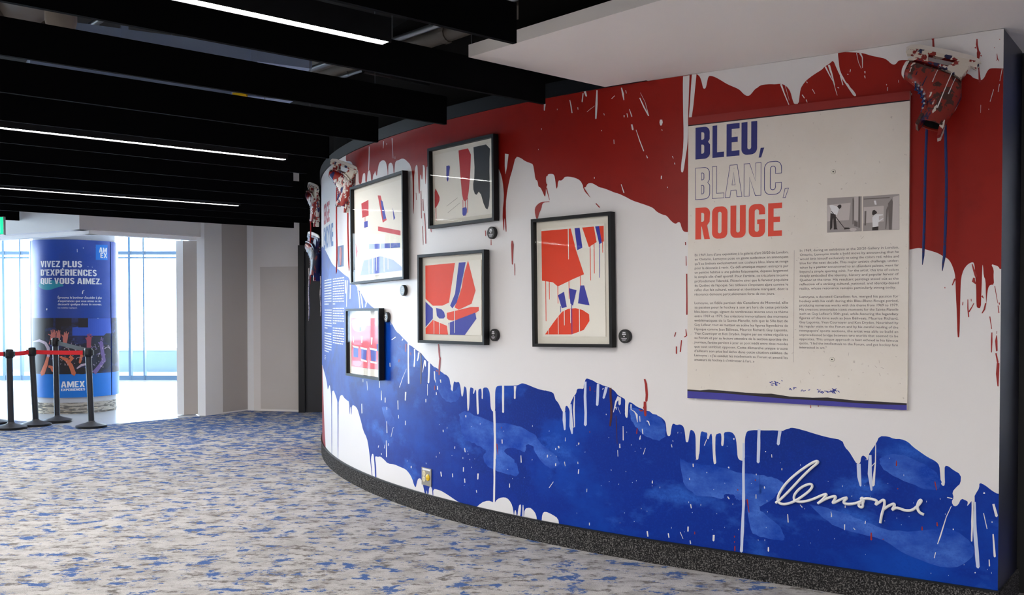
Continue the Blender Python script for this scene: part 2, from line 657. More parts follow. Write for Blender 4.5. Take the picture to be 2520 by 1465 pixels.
# mural wall
mb = MB()
solid_strip(mb, 0, SMAX, 0.0, ZT, -0.18, 0.0)
WALL = tag(mb.build('wall_mural', M_WALLWHITE, smooth=True), 'curved white wall with a dripping red and blue mural', 'wall', kind='structure')
mb = MB()
solid_strip(mb, 0, SMAX, ZT + 0.09, ROOF, -0.3, -0.13)
tag(mb.build('wall_upper', M_DARKWALL, smooth=True), 'dark wall above the mural behind the baffles', 'wall', kind='structure')
mb = MB()
solid_strip(mb, 1.9, SMAX, ZT, ZT + 0.09, -0.3, 0.014)
tag(mb.build('trim_1', M_NAVYTRIM, smooth=True), 'navy band running along the top of the mural', 'trim', kind='structure')
mb = MB()
solid_strip(mb, -0.005, SMAX, 0.0, ZB - 0.008, -0.01, 0.012)
bb = tag(mb.build('baseboard_mural', M_BASECARPET, smooth=True), 'black speckled carpet base under the mural', 'baseboard', kind='structure')
mb = MB()
solid_strip(mb, -0.005, SMAX, ZB - 0.009, ZB, -0.01, 0.015)
mb.build('cap_strip', M_BLACKMETAL, bb)

# metal clad return at the right end and the dark space past it
P0 = wall_p(0, 0, 0)
e1 = onz(2516, 128, ZT)
ed = Vector((e1.x - P0.x, e1.y - P0.y, 0)).normalized()
en = Vector((ed.y, -ed.x, 0))
MR = Matrix.Translation(P0) @ Matrix(((ed.x, -en.x, 0, 0), (ed.y, -en.y, 0, 0), (0, 0, 1, 0), (0, 0, 0, 1)))
RL = (Vector((e1.x, e1.y, 0)) - Vector((P0.x, P0.y, 0))).length
mb = MB()
mb.box(0.0, RL, 0.0, 0.1, 0.13, ZT, MR)
wr = tag(mb.build('wall_return', M_METALPANEL), 'navy brushed metal cladding at the right end of the mural wall', 'cladding', kind='structure')
mb = MB()
mb.box(0.0, RL + 0.02, -0.01, 0.1, 0.0, 0.13, MR)
tag(mb.build('baseboard_return', M_BASECARPET), 'dark carpet base under the metal cladding', 'baseboard', kind='structure')
mb = MB()
mb.box(RL + 0.03, RL + 0.09, -0.06, 0.1, 0.0, ZT, MR)
mb.box(RL + 0.09, RL + 4.5, 0.05, 0.15, 0.0, ROOF, MR)
tag(mb.build('wall_right', mat('black_wall', rgb(16, 16, 18), 0.6)), 'black wall past the metal cladding', 'wall', kind='structure')

# enclosing shell (behind and beside the camera)
M_SHELL = mat('shell_paint', rgb(196, 190, 186), 0.8)
M_LOBBYCEIL = mat('lobby_ceiling_white', rgb(224, 224, 226), 0.8)
for nm, b, lab in (('wall_back', (-14, 8, -6.2, -6, 0, ROOF), 'plain wall behind the camera'),
                   ('wall_left', (-14.2, -14, -6, 13.0, 0, ROOF), 'plain wall on the left outside the frame'),
                   ('wall_far_right', (8, 8.2, -6, 16, 0, ROOF), 'plain wall on the right outside the frame')):
    mb = MB()
    mb.box(*b)
    tag(mb.build(nm, M_SHELL), lab, 'wall', kind='structure')
mb = MB()
mb.box(-14.2, 8.2, -6.2, 24.2, ROOF, ROOF + 0.2)
tag(mb.build('ceiling', M_CEIL), 'dark exposed ceiling deck above the baffles', 'ceiling', kind='structure')

# white soffit over the right half of the mural
SA = onz(1153, 142, ZT)
c0 = [SA, SA + D1 * 7.5, SA + D1 * 7.5 - D2 * 9.5, SA - D2 * 9.5]
mb = MB()
mb.prism([(p.x, p.y) for p in c0], ZT + 0.002, ZT + 0.068)
tag(mb.build('ceiling_soffit', M_SOFFIT), 'white dropped soffit over the right half of the mural', 'soffit', kind='structure')
mb = MB()
q0 = SA + D1 * 0.25 - D2 * 0.12
c1 = [q0, q0 + D1 * 7, q0 + D1 * 7 - D2 * 9, q0 - D2 * 9]
mb.prism([(p.x, p.y) for p in c1], ZT + 0.07, ROOF - 0.01)
tag(mb.build('wall_bulkhead', M_DARKWALL), 'dark bulkhead rising above the white soffit', 'bulkhead', kind='structure')

# ------------------------------------------------------------------ far walls, header, lobby
def wall_seg(mb, a, b, z0, z1, th=0.12, back=True):
    a = Vector((a[0], a[1], 0))
    b = Vector((b[0], b[1], 0))
    d = (b - a).normalized()
    n = Vector((-d.y, d.x, 0)) * th
    if n.y < 0:
        n = -n
    mb.prism([(a.x, a.y), (b.x, b.y), (b.x + n.x, b.y + n.y), (a.x + n.x, a.y + n.y)], z0, z1)

HZ0 = 2.51
mb = MB()
wall_seg(mb, HC, HR, HZ0, ROOF, 0.2)
hd = tag(mb.build('wall_header', M_GREYW), 'off white header beam over the lobby opening', 'header', kind='structure')
mb = MB()
wall_seg(mb, HL2, HC, HZ0, ROOF, 0.2)
mb.build('left_run', M_WHITEP, hd)
mb = MB()
n_ = Vector((0.05, 0.16, 0))
wall_seg(mb, HL2 + n_, HC + n_, HZ0 - 0.045, HZ0 + 0.01, 0.14)
wall_seg(mb, HC + n_, HR + n_, HZ0 - 0.045, HZ0 + 0.01, 0.14)
mb.build('track', M_WHITEP, hd)

J = {k: onz(x, y, 0) for k, (x, y) in dict(a=(487, 1023.5), b=(506, 1024), c=(549, 1016.5), d=(610, 1010.5), e=(625, 1011), f=(740, 1014), g=(800, 1014), h=(436, 1021), i=(453, 1021.5), j=(487, 1020)).items()}
def seg(name, a, b, m, lab, z1=ROOF, th=0.12):
    mb = MB()
    wall_seg(mb, J[a], J[b], 0, z1, th)
    return tag(mb.build(name, m), lab, 'wall', kind='structure')
seg('wall_jamb', 'a', 'b', M_WHITEP, 'white jamb at the right of the lobby opening', th=0.15)
wd = seg('wall_far', 'b', 'd', M_GREYW, 'off white far wall with a wide darker paint strip')
seg('wall_corner', 'd', 'e', M_WHITEP, 'narrow white corner of the far wall')
wf = seg('wall_patched', 'e', 'f', M_GREYW, 'off white far wall with a rectangular darker paint patch')
seg('wall_inner_jamb', 'h', 'i', M_WHITEP, 'white inner jamb standing just inside the lobby opening', 2.47, 0.3)
seg('wall_inner_reveal', 'i', 'j', M_TAUPE, 'taupe reveal between the two jambs', 2.47, 0.1)
mb = MB()
wall_seg(mb, J['b'].lerp(J['d'], 0.40) + Vector((0, -0.004, 0)), J['d'] + Vector((0, -0.004, 0)), 0.02, ROOF, 0.003)
mb.build('paint_strip', M_TAUPE, wd)
p0, p1 = onz(642, 1011.4, 0), onz(739, 1014, 0)
mb = MB()
wall_seg(mb, p0 + Vector((0, -0.004, 0)), p1 + Vector((0, -0.004, 0)), 0.03, 2.12, 0.003)
mb.build('paint_patch', mat('light_taupe_paint', rgb(206, 198, 192), 0.75, noise=(2, 0.05)), wf)

# dark door at the far end of the curved wall
dl, dr = onz(738, 1014.5, 0), onz(830, 1014.5, 0)
dl.y -= 0.03
dr.y -= 0.03
TD = Thing('door_1', 'charcoal door in a black frame beside the curved wall', 'door', Matrix.Translation(dl), kind='structure')
dw = dr.x - dl.x
mb = MB()
mb.box(0, 0.09, -0.06, 0.06, 0, 2.42)
mb.box(0.09, dw + 1.2, -0.06, 0.06, 2.33, 2.42)
TD.part('door_frame', mb, M_BLACKMETAL)
mb = MB()
mb.box(0.085, dw + 0.5, 0.0, 0.045, 0.0, 2.335)
mb.box(0.12, dw + 0.4, -0.006, 0.0, 0.02, 0.25)
TD.part('leaf', mb, M_DOOR)
mb = MB()
mb.box(0.0, 3.0, 0.05, 0.15, 2.42, ROOF, Matrix.Translation(dl))
mb.box(dw + 0.5, 3.2, 0.06, 0.15, 0, 2.42, Matrix.Translation(dl))
tag(mb.build('wall_over_door', M_DARKWALL), 'dark wall above the charcoal door', 'wall', kind='structure')

# lobby shell: ceiling, side wall, glazing
mb = MB()
mb.prism([(HL2.x, HL2.y + 0.3), (HC.x, HC.y + 0.3), (HR.x, HR.y + 0.15), (HR.x, 21.4), (-14, 21.4)], 3.15, 3.2)
tag(mb.build('ceiling_lobby', M_LOBBYCEIL), 'white ceiling of the sunlit lobby', 'ceiling', kind='structure')
mb = MB()
mb.box(J['j'].x - 0.02, J['j'].x + 0.13, J['j'].y + 0.12, 21.3, 0, ROOF)
tag(mb.build('wall_lobby_side', M_WHITEP), 'white side wall of the lobby behind the jamb', 'wall', kind='structure')

GY = 21.0
TW = Thing('window_1', 'tall glazed curtain wall with thin blue grey mullions', 'window', Matrix.Translation((-9, GY, 0)), kind='structure')
def gx(px):
    return ondepth(px, 761, GY).x
vx = [-14.0, -13.0, gx(-40), gx(12), gx(53), gx(170), gx(321), gx(356), gx(450)]
for i, x in enumerate(vx):
    wdt = 0.024 if i in (3, 6) else 0.014
    mb = MB()
    mb.box(x - wdt, x + wdt, GY - 0.06, GY + 0.06, 0.0, 3.2)
    TW.part('mullion', mb, M_MULLION, world=True)
for z, h in ((0.05, 0.05), (2.68, 0.035), (2.58, 0.015), (3.17, 0.03)):
    mb = MB()
    mb.box(-14, gx(450) + 0.4, GY - 0.05, GY + 0.05, z - h, z + h)
    TW.part('transom', mb, M_MULLION, world=True)
for a, b in zip(vx[:-1], vx[1:]):
    for (z0, z1) in ((0.1, 2.53), (2.78, 3.14)):
        mb = MB()
        mb.box(a + 0.03, b - 0.03, GY - 0.006, GY + 0.006, z0, z1)
        TW.part('pane', mb, M_WINGLASS, world=True)
# glazing on the left side of the lobby
TL = Thing('window_2', 'glazed side of the lobby outside the left edge', 'window', Matrix.Translation((-14, 17, 0)), kind='structure')
for k in range(5):
    y = 13.4 + k * 1.9
    mb = MB()
    mb.box(-14.05, -13.95, y - 0.03, y + 0.03, 0, 3.2)
    TL.part('mullion', mb, M_MULLION, world=True)
    if k < 4:
        mb = MB()
        mb.box(-14.006, -13.994, y + 0.03, y + 1.87, 0.02, 3.18)
        TL.part('pane', mb, M_WINGLASS, world=True)

# outside: paving, parapet, pale buildings
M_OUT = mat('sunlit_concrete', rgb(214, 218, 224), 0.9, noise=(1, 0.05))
mb = MB()
mb.box(-70, 40, GY + 0.1, 120, -0.4, -0.15)
tag(mb.build('ground_outside', M_OUT), 'pale paving outside the lobby glazing', 'ground', kind='structure')
TP = Thing('parapet', 'low pale concrete parapet outside the lobby glazing', 'parapet', Matrix.Translation((-12, GY + 3.2, -0.15)))
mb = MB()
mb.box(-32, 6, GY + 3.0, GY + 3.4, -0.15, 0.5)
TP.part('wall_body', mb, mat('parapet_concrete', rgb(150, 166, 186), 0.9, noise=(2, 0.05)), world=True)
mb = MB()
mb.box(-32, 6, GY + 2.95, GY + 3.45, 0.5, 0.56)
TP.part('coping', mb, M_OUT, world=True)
def far_building(name, label, x0, x1, y0, h, cols, rows, tone):
    T = Thing(name, label, 'building', Matrix.Translation(((x0 + x1) / 2, y0, -0.4)))
    mb = MB()
    mb.box(x0, x1, y0, y0 + 10, -0.4, h)
    T.part('wall_body', mb, mat(name + '_wall', tone, 0.9), world=True)
    me = None
    for i in range(cols):
        for j in range(rows):
            cx = x0 + (i + 0.5) * (x1 - x0) / cols
            cz = 0.6 + (j + 0.5) * (h - 1.2) / rows
            wv, hv = (x1 - x0) / cols * 0.32, (h - 1.2) / rows * 0.32
            mb = MB()
            mb.box(cx - wv, cx + wv, y0 - 0.06, y0, cz - hv, cz + hv)
            T.part('pane', mb, mat('far_window', rgb(150, 176, 206), 0.2), world=True)
    mb = MB()
    mb.box(x0 - 0.2, x1 + 0.2, y0 - 0.2, y0 + 10.2, h, h + 0.5)
    T.part('roof_edge', mb, M_OUT, world=True)
far_building('office_block', 'pale office block seen through the glazing right of the column', -34, -18, 58, 9, 5, 3, rgb(226, 230, 236))
far_building('low_building', 'low pale building seen through the glazing at the left edge', -48, -37, 50, 6, 4, 2, rgb(220, 226, 234))

# ================================================================== MURAL
OFF1, OFF2, OFF3 = 0.0006, 0.0012, 0.0018
zA = lambda p: Zm(780, 330, 0.20478, p)
zB = lambda p: Zm(1220, 180, 0.30030, p)
zC = lambda p: Zm(1660, 50, 0.17749, p)
zD = lambda p: Zm(2040, 50, 0.19116, p)
zE = lambda p: Zm(2200, 560, 0.30047, p)
zF = lambda p: Zm(780, 690, 0.21164, p)
zG = lambda p: Zm(780, 900, 0.23202, p)
zH = lambda p: Zm(1060, 880, 0.17065, p)
zI = lambda p: Zm(1340, 910, 0.16379, p)
zJ = lambda p: Zm(1640, 1000, 0.16379, p)
zK = lambda p: Zm(1900, 960, 0.34464, p)
zL = lambda p: Zm(1000, 850, 0.34130, p)
zM = lambda p: Zm(1000, 300, 0.21850, p)
zN = lambda p: Zm(1000, 580, 0.20480, p)
zO = lambda p: Zm(1660, 580, 0.31392, p)
zP = lambda p: Zm(1840, 1080, 0.26984, p)
zQ = lambda p: Zm(750, 380, 0.28670, p)
zR = lambda p: Zm(1450, 900, 0.34130, p)

# --- red field, lower edge left to right
red_edge = zA([(348, 305), (352, 328), (385, 325), (415, 335), (435, 380), (443, 450), (450, 520), (455, 620), (463, 620), (466, 480), (472, 430), (482, 420), (495, 440), (500, 500), (503, 600), (535, 600),
               (545, 520), (555, 475), (575, 465), (582, 500), (580, 580), (600, 580), (605, 500), (612, 450), (630, 430), (645, 470), (650, 560), (668, 560), (675, 490), (690, 475), (700, 435), (710, 490), (720, 508),
               (730, 430), (745, 350), (775, 320), (800, 312), (825, 330), (840, 380), (848, 440), (850, 500), (855, 500), (856, 400), (862, 360), (885, 342), (905, 355), (917, 400), (920, 475), (930, 475),
               (935, 380), (945, 325), (985, 312), (1025, 292), (1060, 305), (1090, 335), (1120, 365), (1140, 440), (1148, 520), (1153, 700), (1158, 955), (1164, 960), (1168, 700), (1166, 540), (1175, 430), (1190, 372),
               (1208, 372), (1212, 460), (1215, 540), (1222, 700), (1230, 722), (1237, 700), (1240, 500), (1250, 480), (1258, 560), (1270, 530), (1275, 400), (1268, 372), (1295, 378), (1298, 500), (1305, 640), (1315, 470), (1322, 372), (1400, 400)])
red_edge += zB([(20, 770), (50, 850), (62, 930), (68, 1020), (55, 1140), (62, 1290), (70, 1290), (72, 1160), (80, 1300), (90, 1300), (82, 1140), (85, 1020), (110, 880), (140, 780), (163, 683), (205, 695), (240, 722),
                (290, 740), (305, 748), (315, 800), (325, 875), (342, 880), (350, 935), (365, 935), (385, 975), (400, 1012), (408, 1010), (412, 940), (425, 912), (412, 905), (412, 845), (425, 845), (428, 828), (460, 825),
                (480, 835), (488, 880), (495, 945), (505, 945), (512, 878), (535, 882), (552, 870), (565, 850), (600, 848), (650, 858), (690, 878), (710, 910), (718, 935), (735, 940), (752, 905), (785, 900), (820, 918),
                (850, 937), (880, 942), (940, 965), (980, 982), (1000, 985), (1060, 1012), (1120, 1045), (1180, 1065), (1240, 1085), (1290, 1105), (1320, 1138), (1370, 1162), (1400, 1168), (1430, 1205), (1460, 1232),
                (1480, 1235), (1495, 1220), (1512, 1225), (1520, 1260), (1535, 1295), (1555, 1303), (1580, 1303)])
red_edge += zE([(120, 183), (150, 178), (180, 170), (215, 168), (260, 180), (330, 200), (370, 215), (400, 235), (440, 255), (465, 285), (490, 345), (503, 405), (507, 560), (515, 700), (520, 895), (528, 903), (537, 895),
                (541, 700), (545, 500), (550, 410), (570, 345), (600, 305), (635, 285), (655, 288), (662, 330), (665, 400), (673, 480), (675, 640), (683, 660), (712, 662), (715, 560), (720, 440), (722, 360), (725, 300),
                (730, 320), (735, 400), (750, 430), (752, 540), (755, 640), (762, 560), (770, 500), (785, 470), (820, 470), (815, 400), (818, 345), (795, 300), (830, 310), (855, 320), (866, 340)])
sz = [px_sz(x, y, OFF1) for x, y in chaikin(red_edge)]
sL = sz[0][0]
sz = [(sL, ZT)] + sz + [(0.0, sz[-1][1]), (0.0, ZT)]
mb = MB()
wall_poly_sz(mb, sz, OFF1)
mb.build('red_paint_field', M_RED, WALL)

# --- blue field
blue_up = zQ([(152, 790), (175, 820), (210, 890), (240, 950), (285, 985), (340, 1035), (383, 1060)])
blue_up += zF([(385, 48), (450, 50), (470, 90), (500, 130), (530, 180), (555, 230), (570, 265), (577, 248), (600, 270), (640, 310), (700, 345), (790, 400), (860, 490), (880, 520), (900, 560), (925, 600), (960, 625), (990, 660),
               (1020, 690), (1050, 720), (1068, 750), (1100, 765), (1130, 790), (1160, 815), (1190, 835), (1220, 860), (1250, 900), (1280, 935), (1300, 955), (1330, 975), (1350, 1000), (1380, 1020), (1410, 1040), (1450, 1075)])
blue_up += zH([(200, 245), (230, 255), (260, 290), (275, 330), (285, 430), (290, 480), (303, 500), (318, 485), (325, 400), (335, 345), (345, 350), (370, 362), (400, 352), (415, 370), (430, 430), (440, 540), (452, 570),
               (465, 550), (475, 470), (482, 415), (500, 425), (515, 450), (522, 560), (525, 700), (530, 770), (540, 780), (552, 740), (558, 650), (560, 520), (568, 432), (590, 435), (620, 450), (608, 520), (622, 530), (640, 470), (655, 465),
               (658, 600), (662, 740), (668, 815), (682, 828), (695, 800), (690, 700), (685, 560), (685, 470), (700, 455), (728, 448), (735, 520), (732, 590), (742, 605), (752, 590), (752, 500), (755, 440), (795, 432),
               (820, 440), (840, 475), (852, 520), (858, 620), (865, 730), (885, 775), (905, 780), (930, 780), (928, 600), (930, 480), (945, 425), (975, 410), (1025, 407), (1100, 408), (1190, 407), (1245, 405), (1290, 385), (1320, 370),
               (1400, 395), (1480, 430), (1560, 460), (1650, 480)])
blue_up += zI([(0, 310), (60, 325), (130, 345), (150, 400), (165, 455), (205, 495), (240, 570), (275, 640), (310, 640), (312, 560), (330, 540), (350, 555), (372, 600), (380, 640), (385, 520), (410, 460), (440, 400), (475, 360),
               (488, 290), (530, 285), (588, 292), (590, 240), (605, 180), (625, 130), (680, 145), (740, 170), (790, 205), (830, 215), (880, 240), (920, 250), (980, 270), (1020, 295), (1060, 325), (1085, 365), (1125, 400),
               (1170, 420), (1215, 450), (1215, 560), (1205, 700), (1245, 725), (1255, 650), (1258, 540), (1270, 485), (1310, 500), (1340, 520), (1390, 560), (1480, 595), (1540, 635), (1620, 675), (1720, 700), (1770, 730), (1815, 780),
               (1828, 860)])
blue_up += zJ([(0, 390), (15, 440), (35, 452), (60, 440), (70, 360), (85, 280), (105, 258), (150, 285), (205, 272), (245, 295), (265, 330), (280, 420), (290, 530), (305, 545), (325, 540), (335, 500), (345, 420), (360, 355),
               (390, 360), (420, 390), (437, 450), (440, 600), (440, 720), (445, 790), (460, 808), (480, 800), (485, 740), (498, 700), (502, 560), (510, 430), (525, 375), (570, 390), (620, 400), (605, 490), (635, 500), (655, 420), (685, 412),
               (690, 600), (700, 770), (710, 860), (725, 875), (750, 855), (745, 810), (735, 700), (735, 560), (738, 430), (780, 410), (820, 405), (828, 480), (820, 585), (840, 603), (858, 590), (868, 480), (862, 395), (920, 385),
               (965, 388), (1000, 405), (1030, 450), (1050, 520), (1060, 640), (1068, 760), (1090, 805), (1135, 820), (1180, 820), (1178, 600), (1180, 480), (1200, 400), (1225, 372), (1300, 360), (1400, 362), (1500, 365), (1640, 362),
               (1740, 378), (1790, 350), (1840, 340), (1870, 322), (1960, 335), (2080, 370)])
blue_up += zK([(215, 285), (300, 312), (400, 340), (500, 357), (520, 410), (550, 440), (580, 490), (605, 530), (630, 525), (635, 480), (650, 467), (670, 480), (683, 510), (690, 460), (710, 430), (745, 380), (765, 330), (830, 332),
               (870, 350), (920, 350), (970, 370), (1010, 410), (1060, 445), (1110, 480), (1170, 510), (1195, 540), (1200, 600), (1205, 670), (1220, 688), (1235, 680), (1232, 600), (1233, 540), (1260, 545), (1290, 570), (1350, 605),
               (1345, 670), (1320, 690), (1285, 730), (1298, 770), (1280, 800), (1300, 835), (1330, 822), (1350, 775), (1385, 790), (1400, 800), (1390, 835), (1420, 800), (1440, 770), (1455, 740), (1480, 700), (1480, 662), (1520, 680), (1570, 720),
               (1605, 740)])
blue_lo = zG([(58, 0), (75, 60), (95, 130), (108, 200), (114, 260), (125, 230), (135, 200), (145, 260), (152, 330), (155, 960), (159, 960), (158, 300), (162, 268), (180, 265), (195, 310), (212, 360), (217, 400), (221, 1010), (225, 1010), (228, 400), (235, 370),
              (245, 320), (270, 310), (290, 345), (320, 370), (342, 385), (345, 515), (350, 515), (352, 440), (360, 440), (362, 520), (368, 520), (370, 415), (405, 430), (430, 460), (450, 530), (470, 600), (490, 690),
              (530, 770), (545, 850), (555, 920), (568, 1040), (586, 1200), (592, 1200), (576, 1050), (573, 980), (585, 935), (600, 940), (606, 1000), (612, 1080), (618, 1215), (630, 1215), (628, 1070), (618, 1000), (618, 960),
              (650, 970), (670, 962), (715, 1000), (750, 1040), (820, 1048), (880, 1075), (940, 1100), (980, 1145), (1010, 1200), (1030, 1270), (1048, 1298), (1060, 1240), (1075, 1195), (1105, 1200), (1125, 1270), (1145, 1370),
              (1158, 1375), (1165, 1310), (1172, 1378), (1182, 1378), (1190, 1285), (1220, 1290), (1228, 1395), (1234, 1395), (1232, 1305), (1293, 1322)])
blue_lo += zL([(250, 1050), (300, 1080), (350, 1115), (400, 1146)])
up = [px_sz(x, y, OFF1) for x, y in chaikin(blue_up)]
lo = [px_sz(x, y, OFF1) for x, y in chaikin(blue_lo)]
lo = [(s, max(z, ZB)) for s, z in lo]
S_SIL = float(_S[int(np.argmin(_X / _Y))])
sz = [(S_SIL + 0.6, up[0][1])] + up + [(0.0, up[-1][1]), (0.0, ZB), (lo[-1][0] - 0.05, ZB)] + lo[::-1] + [(S_SIL + 0.6, lo[0][1])]
mb = MB()
wall_poly_sz(mb, sz, OFF1)
mb.build('blue_paint_field', M_BLUE, WALL)

# lighter washes in the blue
M_WASH = ramp_mat('blue_wash', [rgb(4, 62, 172),
                                (5, 8, (1, 1, 1.6), 0.36, 0.66, rgb(72, 116, 210)),
                                (2.2, 6, (1, 1, 1.6), 0.50, 0.64, rgb(6, 62, 172)),
                                (110, 3, (1, 1, 1), 0.5, 0.8, rgb(30, 84, 190))], 0.4, spec=0.22)
washes = [zL([(380, 500), (430, 470), (520, 520), (640, 560), (760, 570), (860, 600), (940, 660), (1000, 740), (1090, 800), (1110, 870), (1040, 900), (940, 800), (910, 720), (860, 715), (860, 780), (800, 745), (720, 745), (700, 770), (760, 810), (800, 860), (815, 955), (720, 925), (620, 900), (540, 830), (580, 760), (540, 735), (480, 700), (420, 690), (390, 600)]),
          zJ([(210, 780), (340, 850), (560, 880), (800, 900), (1100, 1010), (1300, 1010), (1550, 1060), (1750, 1120), (1800, 1250), (1650, 1330), (1300, 1360), (1150, 1420), (1030, 1400), (1030, 1330), (870, 1300), (860, 1420), (700, 1360), (480, 1370), (330, 1260), (240, 1130)]),
          zP([(0, 320), (180, 340), (300, 420), (250, 560), (110, 610), (100, 640), (200, 720), (300, 800), (345, 900), (310, 940), (120, 900), (0, 840)]),
          zP([(560, 600), (800, 650), (1000, 720), (1200, 820), (1500, 860), (1800, 800), (2000, 900), (2100, 1050), (1900, 1200), (1500, 1100), (1200, 900), (900, 850), (700, 740)]),
          zP([(1200, 180), (1350, 130), (1550, 200), (1720, 300), (1780, 420), (1700, 480), (1500, 420), (1300, 330), (1210, 260)]),
          zG([(690, 440), (760, 440), (800, 520), (840, 620), (790, 650), (720, 600)]),
          zI([(1280, 560), (1480, 600), (1720, 700), (1800, 800), (1840, 1000), (1700, 1080), (1500, 1000), (1380, 880), (1280, 700)]),
          zH([(40, 130), (200, 250), (270, 330), (290, 480), (340, 500), (420, 380), (430, 560), (380, 640), (240, 660), (130, 520), (40, 330)])]
for wpx in washes:
    mb = MB()
    wp = chaikin(chaikin(wpx + [wpx[0]]))[:-1]
    wall_poly(mb, [(x + random.uniform(-1.8, 1.8), y + random.uniform(-1.8, 1.8)) for x, y in wp], OFF1 + 0.0003)
    mb.build('pale_wash', M_WASH, WALL)

# red stripe where the wall turns away
pz = [px_sz(x, y, OFF1) for x, y in zG([(58, 10), (66, 250), (74, 500), (84, 740), (92, 900)])]
mb = MB()
wall_poly_sz(mb, [(S_SIL + 0.6, pz[0][1])] + [(s, max(ZB, z)) for s, z in pz] + [(pz[-1][0], ZB), (S_SIL + 0.6, ZB)], OFF1)
mb.build('red_stripe', M_RED, WALL)

# --- white over red along the top
mb = MB()
wall_poly(mb, chaikin(zB([(1535, 27), (1533, 100), (1535, 300), (1540, 500), (1535, 640), (1520, 740), (1517, 805), (1528, 818), (1540, 800), (1555, 690), (1570, 600), (1578, 470), (1575, 380), (1582, 200), (1588, 17)])), OFF2)
wall_poly(mb, zB([(1607, 12), (1598, 140), (1590, 260), (1582, 372), (1605, 368), (1620, 260), (1638, 80), (1645, 8)]), OFF2)
top_w = zC([(305, 748), (330, 760), (355, 790), (375, 850), (390, 920), (400, 945), (415, 950), (432, 940), (445, 890), (460, 810), (475, 775), (500, 770), (560, 785), (640, 830), (720, 880), (790, 912), (860, 940), (910, 970),
            (950, 1015), (985, 1042), (1015, 1050), (1045, 1040), (1080, 1000), (1115, 955), (1150, 935), (1185, 905), (1240, 892), (1320, 885), (1400, 888), (1455, 880), (1495, 885), (1540, 905), (1580, 945), (1610, 1000), (1630, 1080),
            (1645, 1130), (1660, 1162), (1722, 1158), (1732, 1060), (1745, 960), (1770, 905), (1820, 840), (1880, 790), (1960, 735), (2050, 680), (2080, 640), (2120, 620), (2150, 600)])
top_w += zD([(55, 515), (90, 600), (130, 690), (160, 740), (200, 800), (240, 860), (280, 920), (320, 978), (358, 972), (320, 910), (270, 860), (250, 820), (220, 800), (190, 740), (160, 690), (135, 620), (125, 520), (115, 440), (120, 408),
             (180, 405), (280, 412), (360, 415), (450, 425), (540, 455), (640, 475), (720, 492), (760, 520), (800, 560), (835, 572), (865, 560), (890, 525), (920, 513), (1010, 512), (1500, 560), (1820, 700), (1850, 735), (1880, 750),
             (1920, 760), (1960, 775), (2000, 740), (2030, 670), (2060, 625), (2110, 615), (2235, 620)])
sz = [px_sz(x, y, OFF2) for x, y in chaikin(top_w)]
sz = [(s, min(z, ZT)) for s, z in sz]
wall_poly_sz(mb, [(sz[0][0], ZT)] + sz + [(0.0, sz[-1][1]), (0.0, ZT)], OFF2)
# sliver in the red beside the second frame
wall_poly(mb, zB([(75, 660), (105, 665), (92, 770), (80, 830), (74, 760)]), OFF2)
# white flecks thrown over the red
for pts in ([(607, 220, 6), (617, 270, 10), (625, 325, 8)], [(728, 142, 18), (742, 188, 12)], [(716, 165, 8), (708, 235, 10)], [(830, 140, 10), (826, 250, 18), (820, 372, 12)], [(402, 252, 16), (398, 305, 8)], [(1030, 120, 8), (1042, 170, 16), (1050, 220, 6)],
            [(975, 185, 4), (950, 210, 5)], [(1180, 203, 8), (1215, 280, 10), (1252, 348, 10)], [(1185, 160, 2), (1225, 240, 3), (1252, 345, 5)], [(1355, 382, 18), (1355, 403, 27), (1354, 424, 16)], [(1114, 420, 12), (1123, 462, 14)],
            [(1150, 465, 5), (1180, 555, 8), (1212, 638, 8)], [(1095, 295, 5), (1115, 355, 9)], [(1075, 330, 7), (1082, 362, 6)], [(968, 545, 5), (970, 580, 6)], [(1235, 675, 6), (1243, 695, 8)], [(1028, 912, 5), (1050, 980, 9)],
            [(1358, 842, 7), (1356, 866, 7)], [(1447, 680, 5), (1455, 698, 4)], [(1465, 735, 5), (1468, 748, 5)], [(808, 852, 6), (808, 864, 5)], [(375, 453, 6), (375, 463, 5)], [(350, 622, 5), (350, 630, 4)], [(867, 467, 6), (867, 475, 5)],
            [(1408, 932, 5), (1408, 940, 5)], [(1360, 462, 6), (1364, 470, 6)], [(672, 280, 6), (674, 298, 5)], [(504, 292, 5), (504, 302, 5)], [(885, 330, 6), (890, 345, 4)], [(812, 268, 2), (775, 295, 3), (748, 318, 3)], [(1065, 140, 5), (1070, 165, 5)], [(1052, 345, 8), (1052, 360, 7)]):
    wall_stroke(mb, zB(pts), OFF2)
for pts in ([(628, 150, 8), (626, 300, 12), (622, 435, 8)], [(902, 50, 8), (907, 150, 7), (915, 290, 5)], [(803, 85, 6), (795, 170, 7)], [(840, 110, 7), (838, 130, 5)], [(938, 270, 4), (938, 300, 4)]):
    wall_stroke(mb, zA(pts), OFF2)
for pts in ([(2090, 640, 24), (2150, 760, 14), (2200, 850, 8), (2255, 1040, 7)], [(2140, 620, 30), (2180, 750, 22), (2220, 900, 10)], [(1475, 885, 26), (1520, 1010, 16), (1585, 1170, 10)], [(1535, 905, 6), (1590, 1110, 3)],
            [(1770, 1032, 14), (1800, 1078, 10)], [(1825, 1100, 14), (1838, 1136, 8)], [(1910, 955, 10), (1945, 1015, 8)], [(1830, 850, 10), (1840, 868, 8)], [(2438, 685, 8), (2432, 715, 8)], [(2260, 930, 14), (2280, 940, 8)], [(2300, 770, 16), (2335, 895, 12)]):
    wall_stroke(mb, zC(pts), OFF2)
